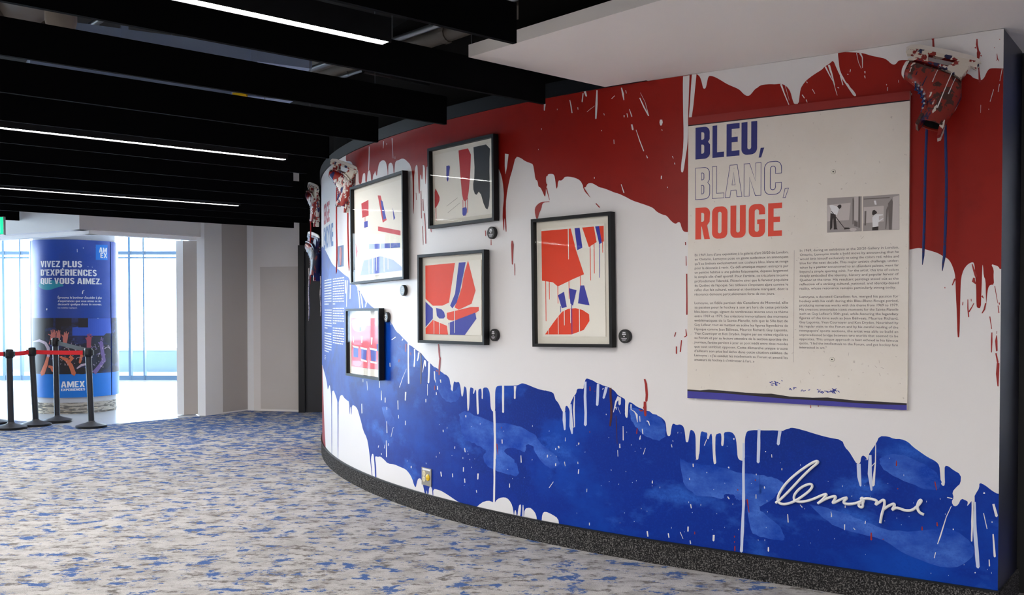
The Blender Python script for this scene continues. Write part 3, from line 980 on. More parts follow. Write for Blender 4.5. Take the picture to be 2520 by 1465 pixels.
for pts in ([(355, 420, 8), (380, 540, 6), (415, 620, 5)], [(400, 420, 26), (430, 480, 14), (432, 610, 8)], [(278, 632, 8), (272, 665, 7)], [(235, 695, 14), (250, 697, 8)], [(462, 655, 14), (464, 680, 10)], [(458, 712, 14), (466, 745, 8)],
            [(755, 860, 10), (753, 905, 9)], [(741, 822, 10), (741, 836, 8)], [(896, 770, 7), (897, 800, 7)], [(2120, 890, 8), (2075, 1045, 8)], [(2195, 820, 8), (2178, 920, 8)], [(2230, 625, 10), (2200, 780, 5)], [(1955, 1090, 6), (1953, 1190, 4)], [(2057, 1140, 8), (2057, 1150, 7)], [(1065, 935, 12), (1064, 965, 10)]):
    wall_stroke(mb, zD(pts), OFF2)
flush(mb, 'white_flecks_on_red', M_WDRIP)

# --- white drips and flecks over blue
mb = MB()
mp = MB()
for pts in ([(1062, 735, 18), (1062, 960, 16), (1066, 1200, 18)], [(1135, 800, 16), (1137, 900, 14), (1130, 1003, 16)], [(1185, 840, 20), (1178, 900, 16), (1168, 935, 12)], [(1305, 955, 26), (1302, 1080, 20), (1297, 1190, 20)], [(1255, 930, 20), (1240, 1000, 10), (1228, 1070, 6)],
            [(1262, 940, 16), (1262, 1000, 12)], [(388, 55, 14), (388, 130, 12), (384, 215, 10)], [(475, 95, 12), (490, 200, 14), (500, 320, 14)], [(500, 140, 10), (522, 230, 16), (530, 318, 14)], [(575, 255, 16), (563, 310, 10)],
            [(330, 0, 14), (334, 150, 12)], [(352, 0, 12), (347, 150, 10), (345, 310, 6)], [(915, 660, 10), (870, 692, 8)], [(1000, 680, 12), (990, 700, 10)], [(848, 960, 8), (850, 1003, 10)], [(1035, 1300, 10), (1027, 1395, 12)], [(748, 1285, 8), (748, 1395, 8)],
            [(793, 1370, 10), (793, 1420, 10)], [(580, 1175, 6), (588, 1280, 5)], [(535, 1150, 6), (536, 1185, 5)], [(1040, 1030, 3), (995, 1140, 5), (960, 1245, 6)], [(727, 1175, 8), (728, 1250, 8)], [(940, 1400, 10), (942, 1460, 9)], [(1365, 1060, 14), (1370, 1150, 12), (1382, 1190, 6)],
            [(1435, 1155, 14), (1440, 1190, 10)], [(1400, 1230, 10), (1402, 1270, 14)], [(1387, 1300, 6), (1388, 1330, 12)], [(1285, 1210, 6), (1285, 1340, 5)], [(860, 480, 10), (861, 520, 8)]):
    wall_stroke(mb, zF(pts), OFF2)
for pts in ([(475, 405, 8), (477, 505, 10)], [(858, 370, 9), (860, 465, 8)], [(940, 280, 12), (937, 368, 12)], [(682, 265, 6), (684, 365, 9)], [(724, 340, 9), (724, 390, 9)], [(740, 590, 6), (743, 715, 9)], [(735, 795, 7), (738, 970, 10)], [(865, 525, 7), (867, 560, 6)], [(938, 585, 7), (938, 630, 8)],
            [(1155, 355, 9), (1155, 388, 8)], [(655, 848, 8), (650, 870, 6)], [(683, 930, 8), (683, 945, 8)], [(997, 1065, 5), (998, 1085, 8)], [(720, 840, 4), (713, 878, 5)], [(758, 825, 7), (756, 850, 6)], [(806, 660, 4), (786, 755, 5)], [(742, 440, 6), (742, 470, 6)]):
    wall_stroke(mb, zG(pts), OFF2)
for pts in ([(915, 770, 30), (920, 900, 32), (925, 1100, 28), (930, 1300, 26), (927, 1465, 28)], [(1215, 415, 34), (1213, 500, 26), (1211, 590, 26)]):
    wall_stroke(mb, dense(zH(pts)), OFF2)
wall_stroke(mb, dense(zL([(632, 470, 10), (638, 700, 15), (635, 900, 14), (632, 1138, 13)])), OFF2)
wall_stroke(mb, dense(zH([(1044, 400, 30), (1044, 600, 30), (1043, 790, 26)])), OFF2)
for pts in ([(615, 180, 36), (610, 400, 40), (618, 650, 40), (613, 830, 42)], [(805, 215, 40), (798, 400, 44), (790, 530, 34)], [(930, 260, 40), (910, 350, 36), (888, 425, 30)], [(292, 635, 40), (295, 760, 44), (305, 900, 26)], [(392, 520, 30), (395, 700, 40), (402, 850, 50), (415, 960, 24)]):
    wall_stroke(mp, dense(zI(pts)), OFF2)
for pts in ([(452, 395, 10), (440, 600, 26), (452, 860, 12)], [(405, 650, 16), (425, 870, 22), (452, 860, 14)], [(1120, 410, 50), (1075, 480, 26), (1035, 640, 10)], [(1130, 420, 40), (1128, 520, 36)], [(1235, 470, 44), (1230, 620, 44), (1235, 715, 26)], [(1070, 560, 20), (1080, 600, 10)],
            [(1300, 520, 20), (1300, 600, 12), (1350, 630, 12), (1385, 680, 30), (1395, 790, 8)], [(1430, 700, 12), (1435, 780, 10)], [(1535, 770, 16), (1560, 780, 20), (1580, 840, 8)], [(1468, 890, 14), (1478, 965, 14)], [(1440, 990, 8), (1432, 1045, 22)], [(1130, 1115, 16), (1131, 1170, 14)], [(1180, 850, 8), (1182, 1060, 14)],
            [(512, 1100, 12), (512, 1125, 18)], [(212, 1150, 18), (216, 1178, 16)], [(168, 1180, 12), (168, 1205, 12)], [(1905, 1125, 12), (1915, 1165, 12)], [(168, 1410, 12), (168, 1445, 14)], [(300, 1390, 12), (310, 1450, 8)], [(500, 1385, 10), (502, 1415, 12)], [(885, 280, 14), (870, 298, 10)], [(925, 665, 12), (928, 680, 12)], [(1100, 560, 6), (1140, 665, 5)], [(312, 1020, 5), (312, 1075, 10)], [(42, 1280, 8), (42, 1315, 14)]):
    wall_stroke(mb, zI(pts), OFF2)
wall_stroke(mp, dense(zJ([(1392, 345, 46), (1388, 550, 46), (1380, 840, 44)])), OFF2)
wall_stroke(mp, dense(zJ([(1705, 375, 52), (1690, 470, 44), (1680, 570, 42)])), OFF2)
wall_stroke(mp, dense(zR([(1113, 560, 12), (1112, 800, 20), (1113, 1000, 20), (1104, 1200, 22), (1098, 1340, 22)])), OFF2)
for pts in ([(400, 865, 14), (403, 910, 16)], [(345, 1080, 8), (348, 1105, 14)], [(607, 990, 10), (607, 1003, 10)], [(930, 912, 20), (940, 930, 18)], [(1012, 480, 18), (1014, 500, 18)], [(1580, 725, 10), (1585, 770, 10)], [(1490, 675, 14), (1490, 687, 14)], [(1735, 935, 10), (1735, 960, 14)], [(1350, 1015, 12), (1350, 1035, 12)], [(1470, 1205, 8), (1475, 1232, 18)],
            [(1347, 1325, 12), (1347, 1390, 10)], [(915, 1362, 8), (940, 1395, 12)], [(75, 575, 12), (82, 610, 12)], [(95, 515, 10), (100, 530, 10)], [(605, 500, 10), (570, 590, 12)]):
    wall_stroke(mb, zJ(pts), OFF2)
for pts in ([(418, 1195, 9), (423, 1232, 9)], [(570, 1210, 8), (575, 1240, 8)], [(713, 1162, 10), (712, 1195, 10)], [(898, 1222, 14), (896, 1262, 14)], [(1292, 1310, 8), (1292, 1338, 11)], [(731, 1000, 7), (736, 1028, 7)], [(727, 1262, 7), (731, 1285, 8)], [(655, 1200, 4), (676, 1248, 4)], [(455, 830, 6), (455, 848, 9)], [(1430, 1072, 5), (1434, 1128, 8)], [(1202, 930, 6), (1203, 958, 7)], [(1000, 945, 4), (1010, 962, 6)], [(220, 565, 5), (221, 592, 10)], [(205, 610, 4), (207, 655, 4)], [(405, 595, 4), (390, 640, 4)]):
    wall_stroke(mb, zR(pts), OFF2)
for pts in ([(265, 610, 6), (266, 625, 6)], [(420, 742, 6), (424, 770, 7)], [(412, 880, 7), (411, 910, 7)], [(248, 912, 7), (253, 945, 8)], [(333, 925, 6), (334, 950, 7)], [(420, 962, 6), (422, 990, 7)], [(517, 925, 10), (515, 965, 9)], [(744, 998, 6), (744, 1025, 8)], [(690, 680, 6), (691, 708, 6)], [(826, 795, 5), (828, 845, 7)], [(1243, 895, 6), (1240, 925, 8)], [(1077, 852, 8), (1076, 866, 8)], [(1096, 728, 10), (1101, 740, 8)],
            [(1243, 703, 10), (1243, 713, 9)], [(1140, 840, 4), (1145, 868, 5)], [(1302, 1035, 5), (1301, 1058, 5)], [(1320, 1280, 6), (1320, 1298, 6)], [(505, 1045, 6), (507, 1062, 6)], [(1060, 985, 4), (1030, 1028, 5)], [(35, 870, 6), (35, 885, 6)], [(1018, 790, 6), (1017, 808, 7)], [(428, 505, 8), (429, 518, 7)], [(350, 730, 4), (349, 745, 5)]):
    wall_stroke(mb, zL(pts), OFF2)
# splash at the right end
for pts in ([(1432, 740, 30), (1436, 800, 22), (1425, 1080, 10)],):
    wall_stroke(mb, dense(zK(pts)), OFF2)
wall_stroke(mp, dense(zK([(1445, 800, 20), (1448, 1000, 24), (1460, 1130, 28), (1470, 1265, 26)])), OFF2)
wall_stroke(mp, zK([(618, 528, 28), (622, 620, 28), (632, 685, 12)]), OFF2)
wall_stroke(mp, zK([(700, 465, 20), (698, 600, 30), (710, 715, 14)]), OFF2)
for pts in ([(740, 390, 6), (738, 520, 8), (722, 680, 22)], [(735, 520, 5), (712, 545, 5)], [(1280, 830, 5), (1245, 905, 6), (1200, 1050, 10), (1182, 1100, 6)], [(1168, 1160, 6), (1158, 1200, 6)], [(1510, 880, 6), (1535, 992, 6)], [(1580, 815, 16), (1603, 900, 20)], [(1550, 1212, 7), (1552, 1258, 9)], [(1510, 735, 14), (1518, 738, 8)],
            [(518, 960, 8), (518, 1000, 5)], [(112, 890, 6), (115, 945, 8)], [(424, 880, 4), (424, 905, 9)], [(580, 985, 4), (592, 998, 5)], [(668, 935, 4), (664, 955, 7)], [(200, 820, 5), (215, 838, 7)], [(522, 825, 6), (522, 840, 7)], [(1294, 992, 9), (1294, 998, 9)], [(1450, 1302, 9), (1450, 1308, 8)], [(70, 560, 7), (70, 572, 7)], [(1578, 1030, 10), (1590, 1190, 16)], [(1570, 940, 8), (1571, 946, 8)], [(1250, 768, 6), (1285, 776, 8)]):
    wall_stroke(mb, zK(pts), OFF2)
# white bumps along the bottom
for pts in ([(500, 1180), (540, 1135), (590, 1120), (620, 1130), (635, 1140), (655, 1110), (690, 1097), (725, 1100), (755, 1135), (770, 1180), (776, 1240)], [(777, 1240), (780, 1192), (790, 1190), (796, 1240)], [(800, 1240), (810, 1160), (822, 1146), (828, 1160), (820, 1245)], [(836, 1245), (838, 1150), (845, 1155), (845, 1250)],
            [(847, 1250), (852, 1180), (890, 1170), (915, 1190), (935, 1220), (943, 1270)], [(975, 1275), (980, 1215), (1000, 1198), (1050, 1220), (1095, 1250), (1102, 1300)]):
    sz = [px_sz(x, y, OFF2) for x, y in chaikin(zL(pts))]
    wall_poly_sz(mb, [(s, max(z, ZB)) for s, z in sz], OFF2)
# fine random spatter in the blue
rs = random.Random(11)
for k in range(110):
    x = rs.uniform(950, 2440)
    yb = 1280 + (x - 1375) * 0.155
    y = rs.uniform(1040 + max(0, (x - 1500)) * 0.1, yb - 6)
    h = rs.choice((1.2, 1.6, 2.2, 3.5))
    wall_stroke(mb, [(x, y, .8), (x + rs.uniform(-.6, .6), y + h, 1.3)], OFF2)
flush(mb, 'white_flecks_on_blue', M_WDRIP)
flush(mp, 'pale_flecks_on_blue', M_PALEBLUE)

# --- red drips and strokes on white and blue
mb = MB()
wall_poly(mb, chaikin(zB([(440, 1052), (385, 1055), (355, 1065), (325, 1095), (318, 1130), (330, 1195), (345, 1195), (355, 1150), (375, 1110), (380, 1075), (395, 1060), (440, 1058)])), OFF3)
for pts in ([(415, 940, 10), (440, 1040, 3)], [(715, 930, 6), (735, 968, 12), (775, 1020, 2)], [(820, 1068, 8), (850, 1100, 9)], [(1554, 1385, 7), (1556, 1408, 7)]):
    wall_stroke(mb, zB(pts), OFF3)
for pts in ([(1270, 62, 14), (1274, 110, 32), (1272, 345, 10)], [(1300, 335, 7), (1303, 420, 9), (1302, 478, 6)], [(385, 1303, 12), (392, 1380, 20), (398, 1470, 16)], [(1018, 50, 6), (1018, 112, 9)]):
    wall_stroke(mb, zN(pts), OFF3)
for pts in ([(163, 780, 8), (170, 1085, 8)], [(185, 870, 8), (190, 1000, 10)], [(200, 1030, 14), (212, 1180, 10), (218, 1370, 12)], [(180, 1175, 8), (188, 1385, 5)], [(275, 1205, 12), (280, 1242, 8)], [(890, 1225, 8), (893, 1285, 8)], [(110, 800, 5), (113, 880, 6)], [(955, 1325, 5), (955, 1388, 8)]):
    wall_stroke(mb, zM(pts), OFF3)
for pts in ([(500, 420, 14), (478, 472, 8)], [(640, 300, 8), (655, 350, 16), (672, 400, 20)], [(655, 412, 14), (652, 440, 28), (670, 462, 8)], [(605, 590, 6), (605, 660, 10), (612, 732, 10)], [(655, 620, 6), (640, 650, 8), (615, 690, 12)], [(632, 585, 5), (633, 605, 5)], [(565, 610, 6), (562, 636, 7)], [(752, 620, 12), (740, 672, 14), (722, 702, 8)],
            [(785, 730, 8), (800, 830, 6)], [(802, 860, 8), (800, 930, 14), (798, 1022, 8)], [(841, 885, 6), (838, 930, 20), (842, 1010, 14)], [(835, 1030, 12), (850, 1105, 14)], [(853, 1110, 22), (848, 1200, 26), (852, 1300, 10)], [(825, 480, 6), (850, 620, 4)], [(852, 640, 6), (860, 700, 8)], [(843, 850, 5), (842, 872, 4)], [(417, 488, 6), (417, 498, 6)], [(720, 560, 14), (733, 580, 6)], [(862, 615, 8), (863, 630, 8)]):
    wall_stroke(mb, zE(pts), OFF3)
for pts in ([(1335, 222, 40), (1342, 260, 24), (1346, 355, 28)], [(1906, 240, 14), (1904, 310, 26), (1920, 390, 24), (1928, 420, 50), (1918, 520, 22), (1930, 640, 14), (1942, 790, 32)], [(1880, 345, 18), (1890, 360, 12)], [(1955, 445, 14), (1960, 462, 12)], [(2163, 430, 6), (2168, 490, 14), (2190, 528, 5)], [(2172, 500, 10), (2155, 518, 5)], [(2128, 345, 6), (2128, 358, 6)], [(2198, 240, 8), (2198, 248, 8)]):
    wall_stroke(mb, zD(pts), OFF3)
for pts in ([(86, 52, 6), (86, 72, 8)], [(90, 160, 5), (92, 235, 6)], [(95, 300, 9), (97, 500, 10), (97, 618, 12)], [(88, 735, 5), (94, 785, 10), (78, 795, 8)], [(55, 820, 8), (45, 910, 10)], [(15, 870, 10), (15, 925, 10)], [(10, 758, 6), (0, 790, 8)], [(1068, 1330, 5), (1068, 1350, 7)], [(1127, 1330, 5), (1127, 1342, 6)]):
    wall_stroke(mb, zO(pts), OFF3)
for pts in ([(1503, 142, 24), (1525, 220, 36), (1537, 380, 36), (1530, 470, 34)], [(1508, 480, 36), (1510, 560, 46), (1515, 690, 32)], [(1490, 560, 20), (1482, 590, 8)], [(1420, 598, 12), (1445, 622, 16), (1470, 615, 26)], [(683, 255, 12), (685, 315, 16)], [(1392, 880, 10), (1384, 960, 18)], [(755, 318, 8), (757, 330, 8)], [(680, 930, 12), (680, 944, 10)]):
    wall_stroke(mb, zI(pts), OFF3)
for pts in ([(135, 0, 26), (125, 130, 26), (120, 250, 18)], [(75, 185, 14), (95, 200, 18)], [(58, 420, 12), (56, 470, 10)], [(952, 1245, 14), (970, 1400, 6)], [(1020, 1005, 10), (1021, 1020, 10)]):
    wall_stroke(mb, zH(pts), OFF3)
for pts in ([(888, 505, 4), (888, 540, 10)], [(1162, 655, 8), (1175, 715, 5)], [(708, 1020, 8), (708, 1070, 14)], [(1071, 975, 5), (1071, 1000, 11)], [(1178, 945, 6), (1180, 970, 12)], [(897, 702, 8), (897, 708, 8)], [(792, 1064, 8), (793, 1068, 8)]):
    wall_stroke(mb, zK(pts), OFF3)
for pts in ([(1138, 965, 10), (1153, 1060, 4)], [(761, 1198, 5), (761, 1216, 7)], [(1048, 1228, 7), (1048, 1238, 7)], [(1048, 1268, 6), (1048, 1276, 6)], [(1050, 1302, 7), (1050, 1335, 9)], [(1198, 820, 6), (1197, 830, 7)], [(1070, 893, 6), (1072, 900, 6)]):
    wall_stroke(mb, zR(pts), OFF3)
for pts in ([(1035, 740, 12), (1032, 830, 10)], [(955, 920, 8), (953, 950, 8)], [(1090, 840, 8), (1092, 870, 8)], [(968, 765, 6), (968, 775, 6)], [(1370, 1225, 8), (1370, 1270, 8)]):
    wall_stroke(mb, zF(pts), OFF3)
flush(mb, 'red_flecks', M_RDRIP)
mb = MB()
for pts in ([(990, 275, 34), (992, 400, 32), (1004, 560, 34), (1002, 700, 34), (985, 845, 24)], [(1072, 690, 8), (1082, 850, 12), (1092, 1120, 6)]):
    wall_stroke(mb, zI(pts), OFF3)
wall_stroke(mb, zF([(1207, 850, 14), (1212, 1000, 16), (1207, 1205, 12)]), OFF3)
flush(mb, 'maroon_flecks', M_DKRED)

# --- heading and columns of text printed on the far part of the mural
def wall_text(mb, body, x0, x1, ytop, ybot, off=OFF2, bold=0.02, res=3):
    sa, za = px_sz(x0, ybot, off)
    sb, _ = px_sz(x1, ybot, off)
    _, zt = px_sz(x0, ytop, off)
    vs, fs = text_fit(body, sa - sb, zt - za, bold, res=res)
    mb.add([wall_p(sa - u, za + v, off) for u, v in vs], fs)
mb = MB()
wall_text(mb, 'SERGE', 797, 811, 508, 553, bold=0.03)
mb.build('heading_red', mat('faded_red_print', rgb(186, 52, 70), 0.5), WALL)
mb = MB()
wall_text(mb, 'LEMOYNE', 796.5, 820, 565, 614, bold=0.03)
mb.build('heading_blue', mat('mid_blue_print', rgb(40, 100, 170), 0.5), WALL)
mb = MB()
rt = random.Random(5)
def bars(xa, xb, ya, n, dy, last):
    for i in range(n):
        y = ya + i * dy
        e = xb if i < n - 1 else xa + (xb - xa) * last
        sa, za = px_sz(xa, y, OFF2)
        sb, _ = px_sz(e, y, OFF2)
        _, z2 = px_sz(xa, y + dy * 0.45, OFF2)
        s = sa
        while s > sb + 0.015:
            L = rt.uniform(0.03, 0.11)
            e2 = max(s - L, sb)
            wall_poly_sz(mb, [(s, za), (e2, za), (e2, z2), (s, z2)], OFF2)
            s = e2 - 0.012
bars(819, 847, 686, 11, 6.1, 0.2)
bars(819, 847, 758, 7, 6.0, 0.3)
bars(819, 847, 806, 7, 6.0, 0.9)
bars(798.5, 815.5, 690, 10, 6.4, 0.6)
bars(799, 816, 762, 8, 6.2, 0.4)
bars(799, 816, 818, 8, 6.2, 0.6)
bars(799, 802, 874, 3, 4.0, 0.9)
mb.build('printed_text_lines', M_WHITEPRINT, WALL)['kind'] = 'stuff'
mb = MB()
wall_poly(mb, zQ([(283, 790), (333, 780), (333, 962), (283, 968)]), OFF2)
pic = mb.build('printed_picture', mat('picture_blue', rgb(52, 84, 140), 0.5), WALL)
mb = MB()
wall_poly(mb, zQ([(300, 800), (314, 798), (318, 860), (312, 950), (300, 955), (296, 880)]), OFF3)
mb.build('picture_figure', mat('picture_rose', rgb(196, 120, 120), 0.5), pic)

# ================================================================== TEXT PANEL
PO = 0.022
def psz(x, y):
    return px_sz(x, y, PO)
c = {'tl': psz(1695.5, 291), 'tr': psz(2243.5, 221), 'bl': psz(1690, 980), 'br': psz(2228, 1010)}
ps0 = (c['tl'][0] + c['bl'][0]) / 2
ps1 = (c['tr'][0] + c['br'][0]) / 2
pz1 = (c['tl'][1] + c['tr'][1]) / 2
pz0 = (c['bl'][1] + c['br'][1]) / 2
smid = (ps0 + ps1) / 2
TPN = Thing('text_panel', 'large white text panel headed BLEU, BLANC, ROUGE', 'panel', wall_frame(smid, pz0, 0.003))
mb = MB()
solid_strip(mb, ps1, ps0, pz0, pz1, 0.004, PO)
TPN.part('board', mb, M_BOARD, world=True)
def panel_poly(name, px, m, off=PO + 0.0006, parent=None, label=None):
    mb = MB()
    sz = [px_sz(x, y, off) for x, y in px]
    sz = [(min(max(s, ps1 + .0005), ps0 - .0005), min(max(z, pz0 + .0005), pz1 - .0005)) for s, z in sz]
    wall_poly_sz(mb, sz, off)
    return TPN.part(name, mb, m, world=True, parent=parent, label=label)
zS = lambda p: Zm(1660, 230, 0.26621, p)
hb = 0.044
mb = MB()
strip_wall(mb, ps1, ps0, pz1 - hb, pz1, PO + 0.0006)
TPN.part('red_band', mb, mat('panel_red_band', rgb(150, 32, 26), 0.5), world=True)
mb = MB()
strip_wall(mb, ps1, ps0, pz1 - hb - 0.006, pz1 - hb, PO + 0.0007)
TPN.part('dark_line', mb, mat('panel_dark_line', rgb(40, 24, 34), 0.6), world=True)
panel_poly('blue_band', zO([(92, 1212), (200, 1216), (380, 1226), (560, 1240), (760, 1252), (900, 1268), (1080, 1280), (1240, 1288), (1420, 1302), (1600, 1316), (1820, 1326), (1820, 1390), (92, 1290)]), mat('panel_blue_band', rgb(62, 58, 158), 0.5, noise=(6, 0.12)))
panel_poly('black_brush_line', zO([(92, 1206), (200, 1214), (270, 1208), (380, 1216), (420, 1220), (560, 1232), (700, 1240), (760, 1240), (900, 1262), (1080, 1272), (1200, 1270), (1260, 1278), (1420, 1294), (1600, 1302), (1820, 1316), (1820, 1330), (1600, 1324), (1420, 1314), (1240, 1300), (1080, 1290), (900, 1282), (760, 1270), (560, 1252), (380, 1236), (200, 1226), (92, 1218)]), mat('panel_brush_black', rgb(38, 30, 36), 0.6), PO + 0.0009)
mb = MB()
rp = random.Random(3)
for (cx, cy, rx, ry, n) in ((790, 1160, 50, 20, 14), (905, 1198, 30, 8, 8), (1150, 1222, 60, 12, 16), (1235, 1215, 36, 16, 22), (1010, 1215, 40, 6, 5)):
    for k in range(n):
        x, y = cx + rp.gauss(0, rx * .5), cy + rp.gauss(0, ry * .5) + (k % 2)
        a = rp.uniform(-0.5, 0.9)
        L = rp.uniform(8, 22)
        sz = [px_sz(q[0], q[1], PO + 0.0006) for q in stroke_outline(zO([(x, y, 4), (x + L * math.cos(a) * .5, y + L * math.sin(a) * .5, 7), (x + L * math.cos(a), y + L * math.sin(a), 3)]))]
        wall_poly_sz(mb, sz, PO + 0.0006)
TPN.part('blue_brush_marks', mb, mat('panel_brush_blue', rgb(40, 52, 150), 0.6), world=True)['kind'] = 'stuff'
mb = MB()
for k in range(130):
    x, y = rp.uniform(170, 1800), rp.uniform(-420, 1180)
    if x < 900 and (-1100 < y < 0 or 120 < y < 990) or (960 < x and 80 < y < 880) or (1170 < x < 1770 and -360 < y < -30):
        if rp.random() < 0.8:
            continue
    a = rp.uniform(0, 3.1)
    L = rp.uniform(5, 26)
    sz = [px_sz(q[0], q[1], PO + 0.0006) for q in stroke_outline(zO([(x, y, 1.5), (x + L * math.cos(a), y + L * math.sin(a), 2.5)]))]
    if all(ps1 + .002 < s < ps0 - .002 for s, z in sz):
        wall_poly_sz(mb, sz, PO + 0.0006)
TPN.part('scuff_marks', mb, mat('panel_scuffs', rgb(176, 160, 152), 0.7), world=True)['kind'] = 'stuff'

# --- big condensed letters
def arc(cx, cy, rx, ry, a0, a1, n=6):
    return [(cx + rx * math.cos(math.radians(a0 + (a1 - a0) * i / n)), cy + ry * math.sin(math.radians(a0 + (a1 - a0) * i / n))) for i in range(n + 1)]
def rrect(x0, y0, x1, y1, r):
    return arc(x0 + r, y0 + r, r, r, 180, 270) + arc(x1 - r, y0 + r, r, r, 270, 360) + arc(x1 - r, y1 - r, r, r, 0, 90) + arc(x0 + r, y1 - r, r, r, 90, 180)
def glyph(ch, w):
    """outer loop first, then holes; height 1, width w."""
    t, h = 0.40 * w, 0.165
    r = 0.36 * w
    if ch == 'L':
        return [[(0, 0), (w, 0), (w, h), (t, h), (t, 1), (0, 1)]]
    if ch == 'E':
        return [[(0, 0), (w, 0), (w, h), (t, h), (t, .425), (w * .86, .425), (w * .86, .585), (t, .585), (t, 1 - h), (w, 1 - h), (w, 1), (0, 1)]]
    if ch == 'U':
        i = w - 2 * t * .95
        x0, x1 = t * .95, w - t * .95
        return [[(0, 1)] + arc(r, r, r, r, 180, 270) + arc(w - r, r, r, r, 270, 360) + [(w, 1), (x1, 1)] + arc(w / 2, .16 + i / 2, i / 2, i / 2, 0, -180, 8) + [(x0, 1)]]
    if ch == 'O':
        k = (w - 2 * t * .95) / 2
        return [rrect(0, 0, w, 1, r), rrect(t * .95, h, w - t * .95, 1 - h, k * .98)]
    if ch == 'B':
        o = [(0, 0)] + arc(w - r, r, r, r, 270, 360)[0:] + [(w, .43), (w * .86, .52), (w * .97, .60)] + arc(w * .97 - r, 1 - r, r, r, 0, 90) + [(0, 1)]
        k = .12 * w
        h1 = [(t, h), (w - t - k, h)] + arc(w - t - k, h + k, k, k, 270, 360, 3)[1:] + arc(w - t - k, .45 - k, k, k, 0, 90, 3) + [(t, .45)]
        h2 = [(t, .60), (w - t - k, .60)] + arc(w - t - k, .60 + k, k, k, 270, 360, 3)[1:] + arc(w - t - k, 1 - h - k, k, k, 0, 90, 3) + [(t, 1 - h)]
        return [o, h1, h2]
    if ch == 'R':
        o = [(0, 0), (t, 0), (t, .40), (w * .44, .40), (w * .62, 0), (w, 0), (w * .80, .43), (w * .97, .54)] + arc(w - r, 1 - r, r, r, 0, 90) + [(0, 1)]
        k = .12 * w
        h2 = [(t, .55), (w - t - k, .55)] + arc(w - t - k, .55 + k, k, k, 270, 360, 3)[1:] + arc(w - t - k, 1 - h - k, k, k, 0, 90, 3) + [(t, 1 - h)]
        return [o, h2]
    if ch == 'A':
        return [[(0, 0), (w * .31, 0), (w * .36, .21), (w * .64, .21), (w * .69, 0), (w, 0), (w * .72, 1), (w * .28, 1)], [(w * .40, .37), (w * .60, .37), (w * .50, .78)]]
    if ch == 'N':
        return [[(0, 0), (w * .33, 0), (w * .33, .56), (w * .66, 0), (w, 0), (w, 1), (w * .67, 1), (w * .67, .46), (w * .34, 1), (0, 1)]]
    if ch == 'C':
        x0, x1 = t * .92, w - t * .92
        i = (x1 - x0) / 2
        return [arc(r, r, r, r, 180, 270) + arc(w - r, r, r, r, 270, 360) + [(w, .36), (x1, .36)] + arc(w / 2, .155 + i, i, i, 0, -180, 6) + arc(w / 2, 1 - .155 - i, i, i, 180, 0, 6) + [(x1, .62), (w, .62)] + arc(w - r, 1 - r, r, r, 0, 90) + arc(r, 1 - r, r, r, 90, 180)]
    if ch == 'G':
        x0, x1 = t * .92, w - t * .92
        i = (x1 - x0) / 2
        return [arc(r, r, r, r, 180, 270) + arc(w - r, r, r, r, 270, 360) + [(w, .53), (w * .52, .53), (w * .52, .39), (x1, .39)] + arc(w / 2, .155 + i, i, i, 0, -180, 6) + arc(w / 2, 1 - .155 - i, i, i, 180, 0, 6) + [(x1, .68), (w, .68)] + arc(w - r, 1 - r, r, r, 0, 90) + arc(r, 1 - r, r, r, 90, 180)]
    if ch == 'V':
        return [[(w * .32, 0), (w * .68, 0), (w, 1), (w * .66, 1), (w * .50, .36), (w * .34, 1), (0, 1)]]
    if ch == 'I':
        return [[(0, 0), (w, 0), (w, 1), (0, 1)]]
    if ch == 'Z':
        return [[(0, 0), (w, 0), (w, .19), (w * .40, .19), (w, .83), (w, 1), (0, 1), (0, .81), (w * .56, .81), (0, .17)]]
    if ch == 'X':
        return [[(0, 0), (w * .34, 0), (w * .50, .32), (w * .66, 0), (w, 0), (w * .69, .50), (w, 1), (w * .66, 1), (w * .50, .68), (w * .34, 1), (0, 1), (w * .31, .50)]]
    if ch == 'M':
        return [[(0, 0), (w * .24, 0), (w * .24, .60), (w * .42, .05), (w * .58, .05), (w * .76, .60), (w * .76, 0), (w, 0), (w, 1), (w * .70, 1), (w * .50, .45), (w * .30, 1), (0, 1)]]
    if ch == 'P':
        k = .12 * w
        return [[(0, 0), (t, 0), (t, .36), (w - r, .36)] + arc(w - r, .36 + r, r, r, 270, 360)[1:] + arc(w - r, 1 - r, r, r, 0, 90) + [(0, 1)], [(t, .53), (w - t - k, .53)] + arc(w - t - k, .53 + k, k, k, 270, 360, 3)[1:] + arc(w - t - k, 1 - h - k, k, k, 0, 90, 3) + [(t, 1 - h)]]
    if ch == 'D':
        k = .14 * w
        return [[(0, 0)] + arc(w - r, r, r, r, 270, 360) + arc(w - r, 1 - r, r, r, 0, 90) + [(0, 1)], [(t, h), (w - t - k, h)] + arc(w - t - k, h + k, k, k, 270, 360, 3)[1:] + arc(w - t - k, 1 - h - k, k, k, 0, 90, 3) + [(t, 1 - h)]]
    if ch == 'S':
        rx, ry = w / 2 - .10, .26 - .06
        c_ = arc(w / 2, .73, rx, ry, 15, 225, 12) + arc(w / 2, .27, rx, ry, 45, -165, 12)
        return [stroke_outline([(p[0], p[1], .19) for p in c_], cap=False)]
    if ch == '.':
        return [[(0, 0), (w, 0), (w, .2), (0, .2)]]
    if ch == "'":
        return [[(w * .2, .66), (w * .7, .66), (w, 1), (0, 1)]]
    if ch == 'Q':
        return glyph('O', w) + [[(w * .62, .10), (w * .85, -.16), (w * 1.1, -.06), (w * .90, .16)]]
    if ch == 'É':
        return glyph('E', w) + [[(w * .36, 1.06), (w * .60, 1.06), (w * .92, 1.24), (w * .55, 1.24)]]
    if ch == ',':
        return [[(0, -.12), (w * .45, -.12), (w, .17), (w * .35, .17)]]

